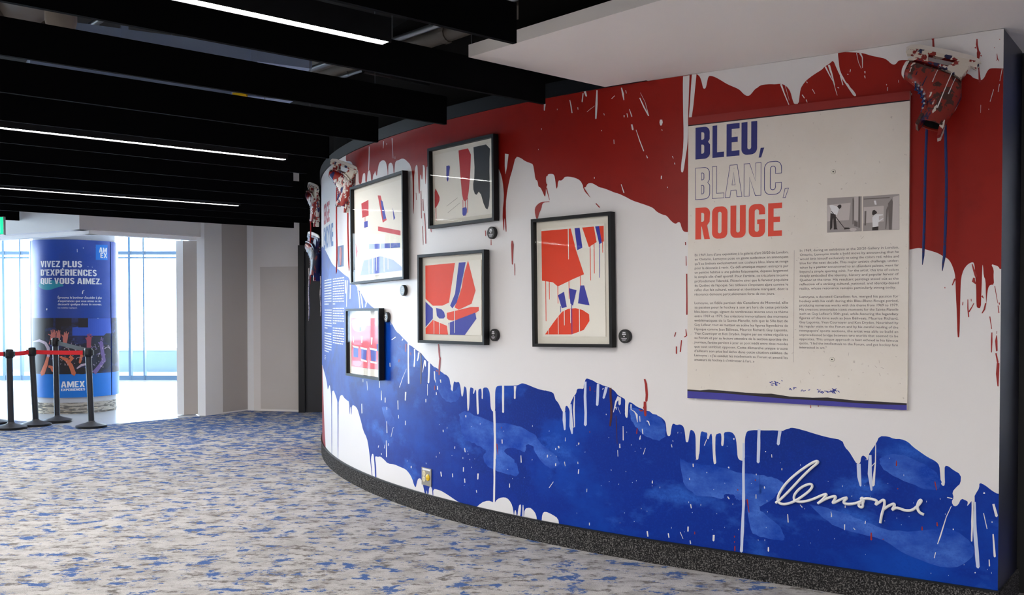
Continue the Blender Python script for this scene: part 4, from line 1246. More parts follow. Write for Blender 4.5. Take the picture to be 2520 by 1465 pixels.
def headline(name, word, xs, ytop, ybot, m, outline=False):
    off = PO + 0.0008
    T = None
    s_first, zbase = px_sz(*zS([(xs[0][0], ybot)])[0], off)
    _, ztop = px_sz(*zS([(xs[0][0], ytop)])[0], off)
    H = ztop - zbase
    mb0 = MB()
    first = None
    for ch, (xa, xb) in zip(word, xs):
        ym = ybot - (xa - xs[0][0]) * 0.105
        sa, _ = px_sz(*zS([(xa, ym)])[0], off)
        sb, _ = px_sz(*zS([(xb, ym)])[0], off)
        loops = glyph(ch, (sa - sb) / H)
        mb = MB()
        if outline:
            for lp in loops:
                n = len(lp)
                lp = [q for i, q in enumerate(lp) if math.dist(q, lp[i - 1]) > 1e-4]
                n = len(lp)
                cx = sum(p[0] for p in lp) / n
                ar = sum(lp[i - 1][0] * lp[i][1] - lp[i][0] * lp[i - 1][1] for i in range(n))
                sg = 1 if ar > 0 else -1
                inn = []
                for i in range(n):
                    a, b, cc = lp[i - 1], lp[i], lp[(i + 1) % n]
                    d1 = Vector((b[0] - a[0], b[1] - a[1])).normalized()
                    d2 = Vector((cc[0] - b[0], cc[1] - b[1])).normalized()
                    nn = Vector((-d1.y - d2.y, d1.x + d2.x))
                    nn = nn.normalized() * sg * 0.02 if nn.length > 1e-6 else Vector((0, 0))
                    inn.append((b[0] + nn.x, b[1] + nn.y))
                vs = [wall_p(sa - p[0] * H, zbase + p[1] * H, off) for p in lp] + [wall_p(sa - p[0] * H, zbase + p[1] * H, off) for p in inn]
                mb.add(vs, [(i, (i + 1) % n, n + (i + 1) % n, n + i) for i in range(n)])
        else:
            vl = [[Vector((p[0], p[1], 0)) for p in lp] for lp in loops]
            tris = tessellate_polygon(vl)
            allp = [p for lp in loops for p in lp]
            mb.add([wall_p(sa - p[0] * H, zbase + p[1] * H, off) for p in allp], [tuple(t) for t in tris])
        mb0.add(mb.v, mb.f)
    TPN.part(name, mb0, m, world=True)
headline('heading_bleu', 'BLEU,', [(193, 328), (350, 457), (480, 600), (618, 763), (778, 829)], 318, 612, M_NAVYTEXT)
headline('heading_blanc', 'BLANC,', [(192, 328), (346, 458), (465, 625), (640, 800), (828, 990), (1000, 1057)], 690, 985, M_NAVYTEXT, True)
headline('heading_rouge', 'ROUGE', [(192, 327), (346, 488), (516, 657), (685, 836), (864, 992)], 1060, 1352, M_CORAL)

FR = ["En 1969, lors d'une exposition à la galerie d'art 20/20 de London,", "en Ontario, Lemoyne pose un geste audacieux en annonçant", "qu'il se limitera exclusivement aux couleurs bleu, blanc et rouge", "pour la décennie à venir. Ce défi artistique majeur, entrepris par",
      "un peintre habitué à une palette foisonnante, dépasse largement", "le simple clin d'œil sportif. Pour l'artiste, ce tricolore incarne", "profondément l'identité, l'histoire ainsi que la ferveur populaire", "du Québec de l'époque. Ses tableaux s'imposent alors comme le",
      "reflet d'un fait culturel, national et identitaire marquant, dont la", "*résonance demeure particulièrement forte de nos jours.", "", "Lemoyne, un fidèle partisan des Canadiens de Montréal, allie", "sa passion pour le hockey à son art lors de cette période", "bleu-blanc-rouge, signant de nombreuses œuvres sous ce thème",
      "entre 1969 et 1979. Ses créations immortalisent des moments", "emblématiques de la Sainte-Flanelle, tels que le 50e but de", "Guy Lafleur, tout en mettant en scène les figures légendaires de", "l'époque comme Jean Béliveau, Maurice Richard, Guy Lapointe,", "Yvan Cournoyer et Ken Dryden. Inspiré par ses visites régulières", "au Forum et par sa lecture attentive de la section sportive des",
      "journaux, l'artiste parvient à jeter un pont inédit entre deux mondes", "que tout semblait opposer. Cette démarche unique trouve", "d'ailleurs son plus bel écho dans cette citation célèbre de", "Lemoyne : « J'ai conduit les intellectuels au Forum et amené les", "*amateurs de hockey à s'intéresser à l'art. »"]
EN = ["In 1969, during an exhibition at the 20/20 Gallery in London,", "Ontario, Lemoyne made a bold move by announcing that he", "would limit himself exclusively to using the colors red, white and", "blue for the next decade. This major artistic challenge, under-", "taken by a painter accustomed to an abundant palette, went far", "beyond a simple sporting wink. For the artist, this trio of colors",
      "deeply embodied the identity, history and popular fervor of", "Quebec at the time. His resultant paintings stood out as the", "reflection of a striking cultural, national, and identity-based", "*reality, whose resonance remains particularly strong today.", "", "Lemoyne, a devoted Canadiens fan, merged his passion for", "hockey with his craft during this Bleu-Blanc-Rouge period,",
      "producing numerous works with this theme from 1969 to 1979.", "His creations immortalize iconic moments for the Sainte-Flanelle", "such as Guy Lafleur's 50th goal, while featuring the legendary", "figures of the time such as Jean Béliveau, Maurice Richard,", "Guy Lapointe, Yvan Cournoyer and Ken Dryden. Nourished by", "his regular visits to the Forum and by his careful reading of the", "newspapers' sports sections, the artist was able to build an",
      "unprecedented bridge between two worlds that seemed to be", "opposites. This unique approach is best echoed in his famous", "quote, \"I led the intellectuals to the Forum, and got hockey fans", "*interested in art.\""]
def column_text(name, lines, xl, xr, y0, y1):
    off = PO + 0.0008
    sa, za = px_sz(xl, y0, off)
    sb, _ = px_sz(xr, y0, off)
    _, zb = px_sz(xl, y1, off)
    dz = (za - zb) / (len(lines) - 1)
    wdt = sa - sb
    mb = MB()
    ratio = 1.0
    for i, t in enumerate(lines):
        if not t:
            continue
        nat = t.startswith('*')
        t = t.lstrip('*')
        cap = dz * 0.54
        if nat:
            vs, fs = text_fit(t, 0, cap, 0.0, True, ratio, res=2)
        else:
            vs, fs = text_fit(t, wdt, cap, 0.0, res=2)
            v2, _ = text_fit(t, 0, cap, 0.0, True, res=2) if i == 0 else (None, None)
            if v2:
                ratio = wdt / max(v[0] for v in v2)
        zl = za - i * dz - cap / 2
        mb.add([wall_p(sa - u, zl + v, off) for u, v in vs], fs)
    TPN.part(name, mb, M_BODYTEXT, world=True)
column_text('french_text', FR, 1709.8, 1940, 628, 885)
column_text('english_text', EN, 1968.6, 2212, 617, 855)
mb = MB()
sa, z0 = px_sz(1954, 616, PO + 0.0006)
_, z1 = px_sz(1950, 892, PO + 0.0006)
wall_poly_sz(mb, [(sa, z0), (sa - 0.0022, z0), (sa - 0.0022, z1), (sa, z1)], PO + 0.0006)
TPN.part('column_rule', mb, mat('rule_grey', rgb(186, 176, 172), 0.7), world=True)
for x, y in ((2051, 423), (2048, 885)):
    s, z = px_sz(x, y, PO)
    fm = wall_frame(s, z, PO)
    mb = MB()
    mb.lathe([(0.0115, 0.0), (0.0115, 0.002), (0.009, 0.0035)], 16, fm)
    scw = TPN.part('screw', mb, M_CREAM, world=True)
    mb = MB()
    mb.lathe([(0.0125, 0.0), (0.0125, 0.0012)], 16, fm)
    TPN.part('washer', mb, mat('screw_ring', rgb(120, 108, 100), 0.5), world=True, parent=scw)
    mb = MB()
    mb.lathe([(0.004, 0.003), (0.004, 0.0045)], 10, fm)
    TPN.part('recess', mb, M_INKBLACK, world=True, parent=scw)

GW = {'I': .23, '.': .22, "'": .2, 'M': .80, 'X': .62, 'A': .64, 'V': .62, 'O': .60, 'Q': .60, 'C': .56, 'D': .56, 'N': .58, 'U': .56, 'R': .56, 'B': .56, 'S': .56, 'P': .54, 'Z': .54, 'L': .46, 'E': .48, 'É': .48, 'G': .58}
def bold_line(body):
    """heavy condensed capitals -> (points, triangles, width) at height 1."""
    V, T, x = [], [], 0.0
    for ch in body:
        if ch == ' ':
            x += .24
            continue
        loops = glyph(ch, GW[ch])
        groups = [loops]
        if ch in 'QÉ':
            groups = [loops[:-1], loops[-1:]]
        for g in groups:
            tr = tessellate_polygon([[Vector((p[0], p[1], 0)) for p in lp] for lp in g])
            o = len(V)
            V += [(p[0] + x, p[1]) for lp in g for p in lp]
            T += [tuple(i + o for i in t) for t in tr]
        x += GW[ch] + .075
    return V, T, x - .075

# two grey photographs printed on the panel
zT = lambda p: Zm(2020, 470, 0.08333, p)
G1, G2, G3, G4 = (mat('photo_grey_%d' % i, rgb(v, v - 8, v - 10), 0.6) for i, v in enumerate((206, 168, 116, 52)))
def photo(name, quad, shapes, label):
    mb = MB()
    wall_poly(mb, zT(quad), PO + 0.0006)
    ob = TPN.part(name, mb, G2, world=True, label=label)
    for i, (nm, m, pts) in enumerate(shapes):
        b = MB()
        oo = PO + 0.0009 + 0.0001 * i
        wall_poly_sz(b, [px_sz(x, y, oo) for x, y in zT(pts)], oo)
        TPN.part(nm, b, m, world=True, parent=ob)
photo('grey_photo', [(190, 215), (1210, 160), (1210, 1190), (185, 1235)], [
    ('wall_tone', G1, [(195, 420), (880, 350), (830, 860), (195, 900)]), ('wall_tone', G1, [(985, 180), (1105, 165), (1100, 880), (985, 860)]),
    ('post', G3, [(935, 230), (960, 200), (985, 300), (965, 980), (935, 990)]), ('post', G3, [(1118, 165), (1165, 160), (1160, 1090), (1105, 1080)]), ('post', G3, [(985, 880), (1090, 920), (1090, 1070), (985, 1040)]),
    ('trousers', G4, [(285, 660), (440, 695), (445, 800), (470, 1100), (500, 1135), (380, 1140), (385, 1080), (365, 790), (345, 900), (335, 1090), (290, 1150), (270, 1140), (275, 900)]),
    ('shirt', M_WHITEPRINT, [(255, 420), (330, 410), (470, 455), (540, 530), (510, 620), (480, 720), (440, 700), (290, 655), (310, 560), (265, 470)]),
    ('head', G4, [(485, 455), (530, 410), (580, 402), (612, 440), (600, 490), (550, 530), (515, 500)]),
    ('mop', G4, [(300, 600), (315, 590), (480, 800), (690, 1080), (680, 1095), (460, 815)]), ('mop', G4, [(690, 1080), (830, 1085), (870, 1120), (690, 1140)]),
    ('bucket', G1, [(840, 1130), (920, 1090), (1040, 1110), (1060, 1150), (980, 1200), (880, 1185)])], 'small grey print of a person mopping a floor')
photo('grey_photo', [(1245, 165), (2320, 90), (2320, 1140), (1245, 1190)], [
    ('wall_tone', G1, [(1262, 480), (1860, 440), (1860, 900), (1262, 960)]), ('wall_tone', G1, [(2130, 180), (2310, 130), (2310, 1130), (2110, 1140)]),
    ('lamp_tone', M_WHITEPRINT, [(1565, 290), (1625, 285), (1650, 405), (1595, 408)]),
    ('post', G3, [(1290, 600), (1345, 590), (1335, 1020), (1285, 1020)]), ('post', G3, [(1265, 230), (2050, 180), (2010, 215), (1265, 255)]),
    ('boards', G3, [(1985, 370), (2095, 230), (2125, 320), (2090, 1145), (2010, 1145)]), ('boards', G3, [(1930, 560), (1975, 440), (1990, 500), (1930, 1130), (1905, 1130)]),
    ('trousers', G4, [(1520, 1070), (1700, 1050), (1695, 1165), (1515, 1170)]),
    ('shirt', M_WHITEPRINT, [(1600, 690), (1700, 690), (1830, 690), (1845, 720), (1720, 745), (1720, 870), (1840, 800), (1850, 825), (1700, 930), (1700, 1050), (1530, 1075), (1520, 790)]),
    ('head', G4, [(1515, 640), (1530, 580), (1580, 560), (1640, 600), (1665, 650), (1610, 690), (1540, 725), (1515, 690)])], 'small grey print of a person leaning on tall boards')

# ================================================================== SIGNATURE
TSG = Thing('wall_signature', 'white raised script lettering reading lemoyne on the blue paint', 'lettering', wall_frame(*px_sz(2090, 1230), 0.0))
sig = [(256, 586), (300, 556), (400, 455), (500, 345), (590, 260), (640, 222), (642, 204), (610, 208), (540, 250), (440, 322), (350, 405), (292, 490), (272, 550), (280, 585), (320, 600), (380, 592), (450, 560), (530, 505), (585, 455), (592, 420), (560, 412), (490, 442), (435, 495), (418, 540), (432, 570), (500, 580), (600, 552), (680, 515), (722, 503), (715, 520), (680, 560), (640, 592)]
sig2 = [(645, 588), (720, 545), (785, 524), (808, 530), (790, 560), (772, 590), (800, 580), (860, 548), (908, 536), (900, 550), (868, 582), (900, 598), (960, 596), (1010, 582), (1050, 565)]
sig3 = [(1055, 568), (1030, 552), (1045, 538), (1062, 560), (1048, 590), (1052, 622), (1028, 628), (1008, 606), (1032, 575), (1056, 548), (1110, 546), (1170, 560), (1182, 578), (1162, 606), (1195, 585), (1235, 556), (1250, 568), (1246, 620), (1222, 690), (1210, 770)]
sig4 = [(1232, 652), (1285, 612), (1335, 592), (1342, 608), (1312, 658), (1350, 628), (1395, 640), (1440, 658), (1500, 655), (1550, 615), (1586, 572), (1578, 556), (1556, 580), (1545, 630), (1565, 675), (1608, 694)]
def smooth_path(pts, it=2):
    for _ in range(it):
        pts = chaikin(pts)
    return pts
for pth in (sig, sig2, sig3, sig4):
    P = []
    for x, y in zP(smooth_path(pth)):
        s, z = px_sz(x, y, 0.016)
        P.append(wall_p(s, z, 0.016))
    mb = MB()
    mb.tube(P, 0.0072, 8)
    TSG.part('script_stroke', mb, M_SIGN, smooth=True, world=True)
for x, y in zP([(300, 598), (640, 590), (1030, 620), (1240, 600), (1560, 640)]):
    s, z = px_sz(x, y, 0.016)
    mb = MB()
    mb.tube([wall_p(s, z, 0.001), wall_p(s, z, 0.014)], 0.003, 6)
    TSG.part('stand_off_pin', mb, M_STEEL, world=True)

# ================================================================== FRAMED PRINTS
def frame_geometry(corners, depth):
    """corners TL TR BR BL of the front face in pixels -> (matrix on wall, width, height)."""
    cx = sum(p[0] for p in corners) / 4
    cy = sum(p[1] for p in corners) / 4
    s, z = px_sz(cx, cy, depth)
    fm = wall_frame(s, z, depth)
    inv = fm.inverted()
    L = []
    for x, y in corners:
        r = Vector(ray(x, y))
        o = inv @ Vector((0, 0, EYE))
        d = inv.to_3x3() @ r
        t = -o.z / d.z
        p = o + d * t
        L.append((p.x, p.y))
    cxl = sum(p[0] for p in L) / 4
    cyl = sum(p[1] for p in L) / 4
    wdt = ((L[1][0] - L[0][0]) + (L[2][0] - L[3][0])) / 2
    hgt = ((L[0][1] - L[3][1]) + (L[1][1] - L[2][1])) / 2
    roll = math.atan2((L[1][1] - L[0][1]) + (L[2][1] - L[3][1]), (L[1][0] - L[0][0]) + (L[2][0] - L[3][0]))
    M = fm @ Matrix.Translation((cxl, cyl, 0)) @ Matrix.Rotation(roll, 4, 'Z')
    return M, wdt, hgt

def framed_print(label, corners, art, mat_in=0.06, moul=0.02, depth=0.045, paper=None):
    M, W, H = frame_geometry(corners, depth + 0.004)
    T = Thing('framed_print', label, 'picture', M, 'framed abstract prints on the mural wall')
    w2, h2 = W / 2, H / 2
    for (x0, x1, y0, y1) in ((-w2, w2, h2 - moul, h2), (-w2, w2, -h2, -h2 + moul), (-w2, -w2 + moul, -h2 + moul, h2 - moul), (w2 - moul, w2, -h2 + moul, h2 - moul)):
        mb = MB()
        mb.box(x0, x1, y0, y1, -depth, 0)
        T.part('frame_side', mb, M_FRAME)
    mb = MB()
    mb.box(-w2 + moul * .6, w2 - moul * .6, -h2 + moul * .6, h2 - moul * .6, -depth + 0.002, -depth + 0.012)
    T.part('mat_board', mb, M_CREAM)
    pw, ph = W - 2 * (moul + mat_in), H - 2 * (moul + mat_in)
    mb = MB()
    mb.box(-pw / 2, pw / 2, -ph / 2, ph / 2, -depth + 0.016, -depth + 0.018)
    pp = T.part('print_sheet', mb, M_PAPER)
    zz = -depth + 0.0186
    for i, (nm, m, polys) in enumerate(art):
        for pl in polys:
            mb = MB()
            mb.flat([((x - .5) * pw, (y - .5) * ph) for x, y in pl], zz + 0.0003 * i)
            T.part(nm, mb, m, parent=pp)
    mb = MB()
    mb.add([(-w2 + moul, -h2 + moul, -.008), (w2 - moul, -h2 + moul, -.008), (w2 - moul, h2 - moul, -.008), (-w2 + moul, h2 - moul, -.008)], [(0, 1, 2, 3)])
    T.part('glass_pane', mb, M_GLASS)
    return T

def dripset(xs, r):
    out = []
    for x, y0, y1, wv in xs:
        out.append([(x - wv, y0), (x + wv, y0), (x + wv * .8, y1 + wv), (x, y1), (x - wv * .8, y1 + wv)])
    return out
def blob(pts, n=2):
    p = pts + [pts[0]]
    for _ in range(n):
        p = chaikin(p)
    return p[:-1]

# generic colour-field prints in the same reds, blues and blacks
art_a = [('red_shape', M_INKRED, [[(.14, .86), (.30, .88), (.30, .70), (.16, .69)], [(.50, .50), (.95, .40), (.95, .45), (.50, .55)], [(.0, .22), (.05, .31), (.0, .42)], [(.50, .90), (.56, .89), (.68, .60), (.60, .58)]] + dripset([(.22, .70, .56, .006)], 0)),
         ('blue_shape', M_INKBLUE, [[(.56, .84), (.60, .82), (.67, .62), (.61, .61)], [(.30, .31), (.94, .27), (.94, .32), (.30, .37)], [(.10, .02), (.18, .19), (.55, .21), (.80, .15), (.97, .06), (.97, .02)], [(.20, .64), (.28, .64), (.28, .57), (.20, .57)], [(.80, .72), (.85, .60), (.82, .58)]]),
         ('paper_drip', M_PAPER, dripset([(.30, .22, .03, .006), (.38, .22, .03, .006), (.46, .22, .05, .006), (.62, .22, .03, .007), (.70, .18, .05, .006), (.55, .38, .25, .005), (.75, .36, .25, .005)], 0))]
art_b = [('red_shape', M_INKRED, [blob([(.44, .99), (.66, .99), (.64, .60), (.60, .28), (.55, .22), (.50, .28), (.47, .60)], 1), blob([(.0, .20), (.0, .52), (.06, .42), (.10, .33), (.05, .23)], 1)] + dripset([(.51, .26, .10, .005), (.55, .24, .02, .006), (.59, .28, .06, .005), (.02, .22, .0, .006)], 0)),
         ('black_brush', M_INKBLACK, [blob([(.70, .99), (.98, .99), (.96, .70), (.97, .30), (.94, .06), (.88, .10), (.80, .36), (.73, .28), (.68, .42), (.72, .60)], 1)]),
         ('blue_shape', M_INKBLUE, [blob([(.22, .80), (.29, .80), (.27, .70), (.25, .55), (.22, .60)], 1), blob([(.50, .14), (.58, .15), (.57, .03), (.50, .02)], 1)]),
         ('pencil_line', mat('pencil_grey', rgb(150, 142, 132), 0.8), [[(.22, .20), (.42, .30), (.42, .305), (.22, .205)], [(.24, .10), (.46, .22), (.46, .225), (.24, .105)]])]
art_c = [('orange_shape', M_ORANGE, [[(.0, .97), (.55, .98), (.44, .44), (.32, .40), (.14, .40), (.0, .50)], blob([(.78, 1.0), (.95, .46), (.50, .30), (.66, .60), (.70, .80)], 1), [(.0, .0), (.42, .0), (.40, .12), (.14, .20), (.0, .08)], blob([(.40, .30), (.96, .40), (.96, .30), (.55, .19), (.40, .20)], 1)]),
         ('blue_shape', M_INKBLUE, [[(.62, .98), (.74, .98), (.64, .60), (.58, .44), (.50, .36), (.46, .40), (.55, .56)], [(.0, .46), (.14, .36), (.14, .22), (.0, .10)], blob([(.20, .37), (.34, .34), (.38, .22), (.22, .22)], 1), [(.43, .16), (.90, .30), (.92, .22), (.72, .0), (.45, .0)]]),
         ('paper_drip', M_PAPER, dripset([(.16, .22, .0, .007), (.26, .20, .0, .007), (.54, .36, .02, .007), (.45, .2, .0, .006)], 0))]
art_d = [('orange_shape', M_ORANGE, [[(.0, .98), (.48, .98), (.56, .78), (.68, .56), (.50, .52), (.26, .46), (.18, .50), (.0, .52)], [(.66, .98), (.84, .98), (.88, .84), (.76, .80)], [(.90, .98), (.99, .98), (.99, .84), (.95, .84)], blob([(.04, .02), (.62, .02), (.80, .18), (.60, .26), (.36, .25), (.22, .16)], 1)] + dripset([(.06, .54, .14, .006), (.12, .52, .34, .006), (.26, .48, .30, .006), (.44, .53, .34, .006), (.62, .56, .40, .005), (.78, .82, .50, .006), (.84, .84, .56, .006), (.97, .86, .74, .006)], 0)),
         ('blue_shape', M_INKBLUE, [[(.54, .98), (.62, .98), (.66, .80), (.58, .78)], [(.86, .98), (.92, .98), (.96, .83), (.92, .82)], [(.26, .38), (.36, .41), (.40, .27), (.32, .26)], [(.44, .44), (.56, .42), (.50, .28), (.46, .30)], [(.62, .46), (.68, .46), (.76, .28), (.58, .30)]] + dripset([(.92, .84, .52, .005), (.48, .30, .02, .006), (.30, .28, .22, .005)], 0)),
         ('paper_drip', M_PAPER, dripset([(.44, .98, .70, .007), (.26, .22, .02, .006), (.36, .25, .10, .007), (.46, .25, .12, .006), (.60, .25, .02, .007), (.10, .08, .02, .005)], 0))]
art_e = [('red_ground', mat('ink_bright_red', rgb(222, 40, 56), 0.55, noise=(14, 0.25)), [[(.0, .0), (1, .0), (1, 1), (.0, 1)]]),
         ('pink_wash', M_INKPINK, [blob([(.02, .98), (.55, .98), (.60, .78), (.30, .70), (.04, .76)], 1), blob([(.05, .12), (.40, .14), (.36, .02), (.06, .02)], 1)]),
         ('blue_shape', M_INKBLUE, [[(.08, .40), (.26, .40), (.26, .20), (.08, .20)], [(.38, .38), (.58, .38), (.56, .16), (.38, .18)], [(.72, .38), (.92, .38), (.92, .16), (.74, .16)], [(.94, .5), (1, .5), (1, .36), (.94, .36)], [(.32, .82), (.38, .82), (.38, .74), (.32, .74)]]),
         ('white_shape', M_WHITEPRINT, [[(.04, .44), (.28, .42), (.28, .38), (.06, .40)], [(.34, .42), (.60, .40), (.60, .36), (.36, .38)], [(.68, .42), (.95, .40), (.95, .36), (.70, .38)], [(.36, .18), (.60, .15), (.58, .12), (.38, .14)], [(.70, .16), (.94, .14), (.94, .11), (.72, .12)], [(.06, .62), (.10, .62), (.10, .50), (.06, .50)], [(.38, .64), (.44, .64), (.42, .50), (.38, .50)], [(.74, .62), (.80, .62), (.78, .48), (.74, .48)]])]
framed_print('large black frame with sparse red and blue shapes, nearest the skate', [(862, 461), (992, 419), (991, 687), (861, 701)], art_a, 0.035)
framed_print('black frame holding a red band beside a black brush stroke', [(1052.4, 366), (1215, 328), (1214, 543), (1052, 563)], art_b, 0.03)
framed_print('square black frame with orange and violet blue shards', [(1027, 627.5), (1191.5, 614), (1190.5, 850), (1027.6, 844)], art_c, 0.045)
framed_print('tall black frame with dripping orange blocks, beside the text panel', [(1308, 540), (1505, 520), (1503.7, 856), (1308, 853.6)], art_d, 0.045)
framed_print('smallest black frame with a red and pink print, lowest on the wall', [(850, 760), (932.6, 759), (932.6, 936.5), (850, 924.5)], art_e, 0.06)

# ================================================================== HOCKEY PUCK LABELS
def puck(label, x, y, rr=0.041):
    s, z = px_sz(x, y, 0.026)
    T = Thing('puck_label', label, 'puck', wall_frame(s, z, 0.0008), 'puck shaped picture labels')
    mb = MB()
    mb.lathe([(rr - .003, 0), (rr, .003), (rr, .023), (rr - .003, .026)], 32)
    T.part('puck_body', mb, M_RUBBER, smooth=True)
    mb = MB()
    mb.lathe([(rr - .004, .0262), (rr - .004, .0266)], 32)
    f = T.part('face_disc', mb, mat('puck_face', rgb(46, 46, 46), 0.35))
    mb = MB()
    for (xa, xb, ya, yb) in ((-.010, .010, .018, .026), (-.014, .014, .008, .015), (-.006, .006, -.003, .002), (-.020, .020, -.013, -.010), (-.016, .016, -.019, -.0165), (-.013, .013, -.025, -.0225)):
        xx = xa
        while xx < xb - .002:
            e = min(xb, xx + (.005 if yb > 0.005 else .004))
            mb.box(xx, e - .0008, ya, yb, .0266, .0269)
            xx = e
    T.part('white_print', mb, M_WHITEPRINT, parent=f)
puck('black puck label right of the red band and black stroke picture', 1208, 573)
puck('black puck label right of the square orange and blue picture', 1214, 825)
puck('black puck label beside the tall orange picture and the text panel', 1536, 828)
puck('black puck label below the large sparse picture', 990, 715)
puck('black puck label touching the smallest red picture', 949, 781)

# ================================================================== OUTLET PLATE
s, z = px_sz(1050, 1174, 0.004)
TO = Thing('outlet_plate', 'steel outlet plate with two ivory sockets and a yellow one', 'outlet', wall_frame(s, z, 0.002))
a_, b_ = px_sz(1038.5, 1174, 0.004), px_sz(1062, 1174, 0.004)
ow = (a_[0] - b_[0]) / 2
oh = (px_sz(1040, 1151, 0.004)[1] - px_sz(1040, 1194, 0.004)[1]) / 2
mb = MB()
mb.box(-ow, ow, -oh, oh, 0, 0.005)
TO.part('plate', mb, M_PLATE)
mb = MB()
mb.box(-ow * .8, ow * .8, oh * .72, oh * .92, .005, .0056)
TO.part('paper_tag', mb, M_WHITEPRINT)
for yy in (oh * .36, -oh * .3):
    mb = MB()
    mb.lathe([(ow * .3, .005), (ow * .3, .008)], 18, Matrix.Translation((-ow * .45, yy, 0)))
    so = TO.part('socket', mb, M_IVORY, smooth=True)
    mb = MB()
    for dx in (-1, 1):
        mb.box(-ow * .45 + dx * ow * .11 - .001, -ow * .45 + dx * ow * .11 + .001, yy - .004, yy + .006, .008, .0083)
    mb.box(-ow * .45 - .002, -ow * .45 + .002, yy - .011, yy - .007, .008, .0083)
    TO.part('slot', mb, M_INKBLACK, parent=so)
mb = MB()
mb.lathe([(ow * .36, .005), (ow * .36, .010), (ow * .3, .012)], 20, Matrix.Translation((ow * .35, -.002, 0)))
yo = TO.part('yellow_socket', mb, M_YELLOW, smooth=True)
mb = MB()
for k in range(3):
    a = math.radians(90 + 120 * k)
    cx, cy = ow * .35 + math.cos(a) * ow * .17, -.002 + math.sin(a) * ow * .17
    mb.box(cx - .001, cx + .001, cy - .003, cy + .003, .012, .0123)
TO.part('slot', mb, M_INKBLACK, parent=yo)

# ================================================================== SKATES
def splat(name, base, layers, rough=0.4):
    return ramp_mat(name, [base] + layers, rough, bump=(60, 0.15))
SK_RED = splat('skate_paint_red', rgb(142, 34, 20), [(18, 3, (1, 1, 1), .53, .56, rgb(66, 34, 28)), (14, 3, (1, 1, .5), .60, .62, rgb(26, 28, 74)), (18, 3, (1, 1, .4), .64, .655, rgb(224, 216, 208))])
SK_MIX = splat('skate_paint_mixed', rgb(216, 208, 202), [(16, 3, (1, 1, .6), .50, .515, rgb(150, 36, 28)), (13, 3, (1, 1, .5), .57, .585, rgb(30, 40, 96)), (30, 2, (1, 1, 1), .64, .65, rgb(24, 22, 26))])
SK_DARK = splat('skate_paint_dark', rgb(22, 26, 52), [(14, 3, (1, 1, .6), .58, .60, rgb(120, 30, 30)), (17, 3, (1, 1, .5), .64, .655, rgb(150, 168, 204))])
SK_HOLD = splat('skate_holder_paint', rgb(222, 214, 202), [(15, 3, (1, 1, 1), .52, .535, rgb(140, 30, 24)), (12, 3, (1, 1, 1), .60, .615, rgb(26, 30, 76))])
SK_NAVY = splat('skate_navy_holder', rgb(30, 34, 78), [(15, 3, (1, 1, 1), .56, .575, rgb(140, 30, 24)), (18, 3, (1, 1, 1), .64, .65, rgb(220, 214, 208))])
SK_IN = mat('skate_lining_black', rgb(8, 8, 9), 0.9)
SK_RIM = mat('skate_white_steel', rgb(226, 220, 214), 0.35, noise=(20, 0.08))
L_BLUE = ramp_mat('blue_red_lace', [rgb(16, 44, 104), (60, 2, (1, 1, 1), .58, .62, rgb(74, 30, 60))], 0.8)
L_RED = mat('red_lace', rgb(184, 36, 36), 0.8)
L_WHITE = ramp_mat('white_lace', [rgb(206, 196, 190), (80, 2, (1, 1, 1), .55, .6, rgb(120, 110, 108))], 0.8)

RINGS = [(.152, .040, 180, .012, .014), (.146, .041, 180, .032, .029), (.128, .046, 179, .043, .039), (.095, .053, 178, .048, .046), (.055, .063, 175, .049, .055), (.015, .076, 168, .047, .065),
         (-.028, .090, 154, .046, .076), (-.066, .106, 135, .045, .086), (-.084, .146, 112, .046, .076), (-.088, .188, 98, .046, .066), (-.086, .226, 92, .047, .059), (-.084, .262, 90, .049, .056), (-.083, .285, 90, .050, .056)]
def loft(mb, rings, seg=20, cap=True, grow=0.0):
    o = len(mb.v)
    for (cx, cz, ang, hw, ht) in rings:
        a = math.radians(ang)
        nx, nz = math.sin(a), -math.cos(a)          # perpendicular to the path, towards the instep
        for k in range(seg):
            ph = 2 * math.pi * k / seg
            u, v = math.cos(ph), math.sin(ph)
            u = math.copysign(abs(u) ** .8, u)
            v = math.copysign(abs(v) ** .8, v)
            mb.v.append(Vector((cx + nx * (ht + grow) * v, u * (hw + grow), cz + nz * (ht + grow) * v)))
    for i in range(len(rings) - 1):
        for k in range(seg):
            k2 = (k + 1) % seg
            mb.f.append((o + i * seg + k, o + i * seg + k2, o + (i + 1) * seg + k2, o + (i + 1) * seg + k))
    if cap:
        mb.f.append(tuple(o + k for k in range(seg)))

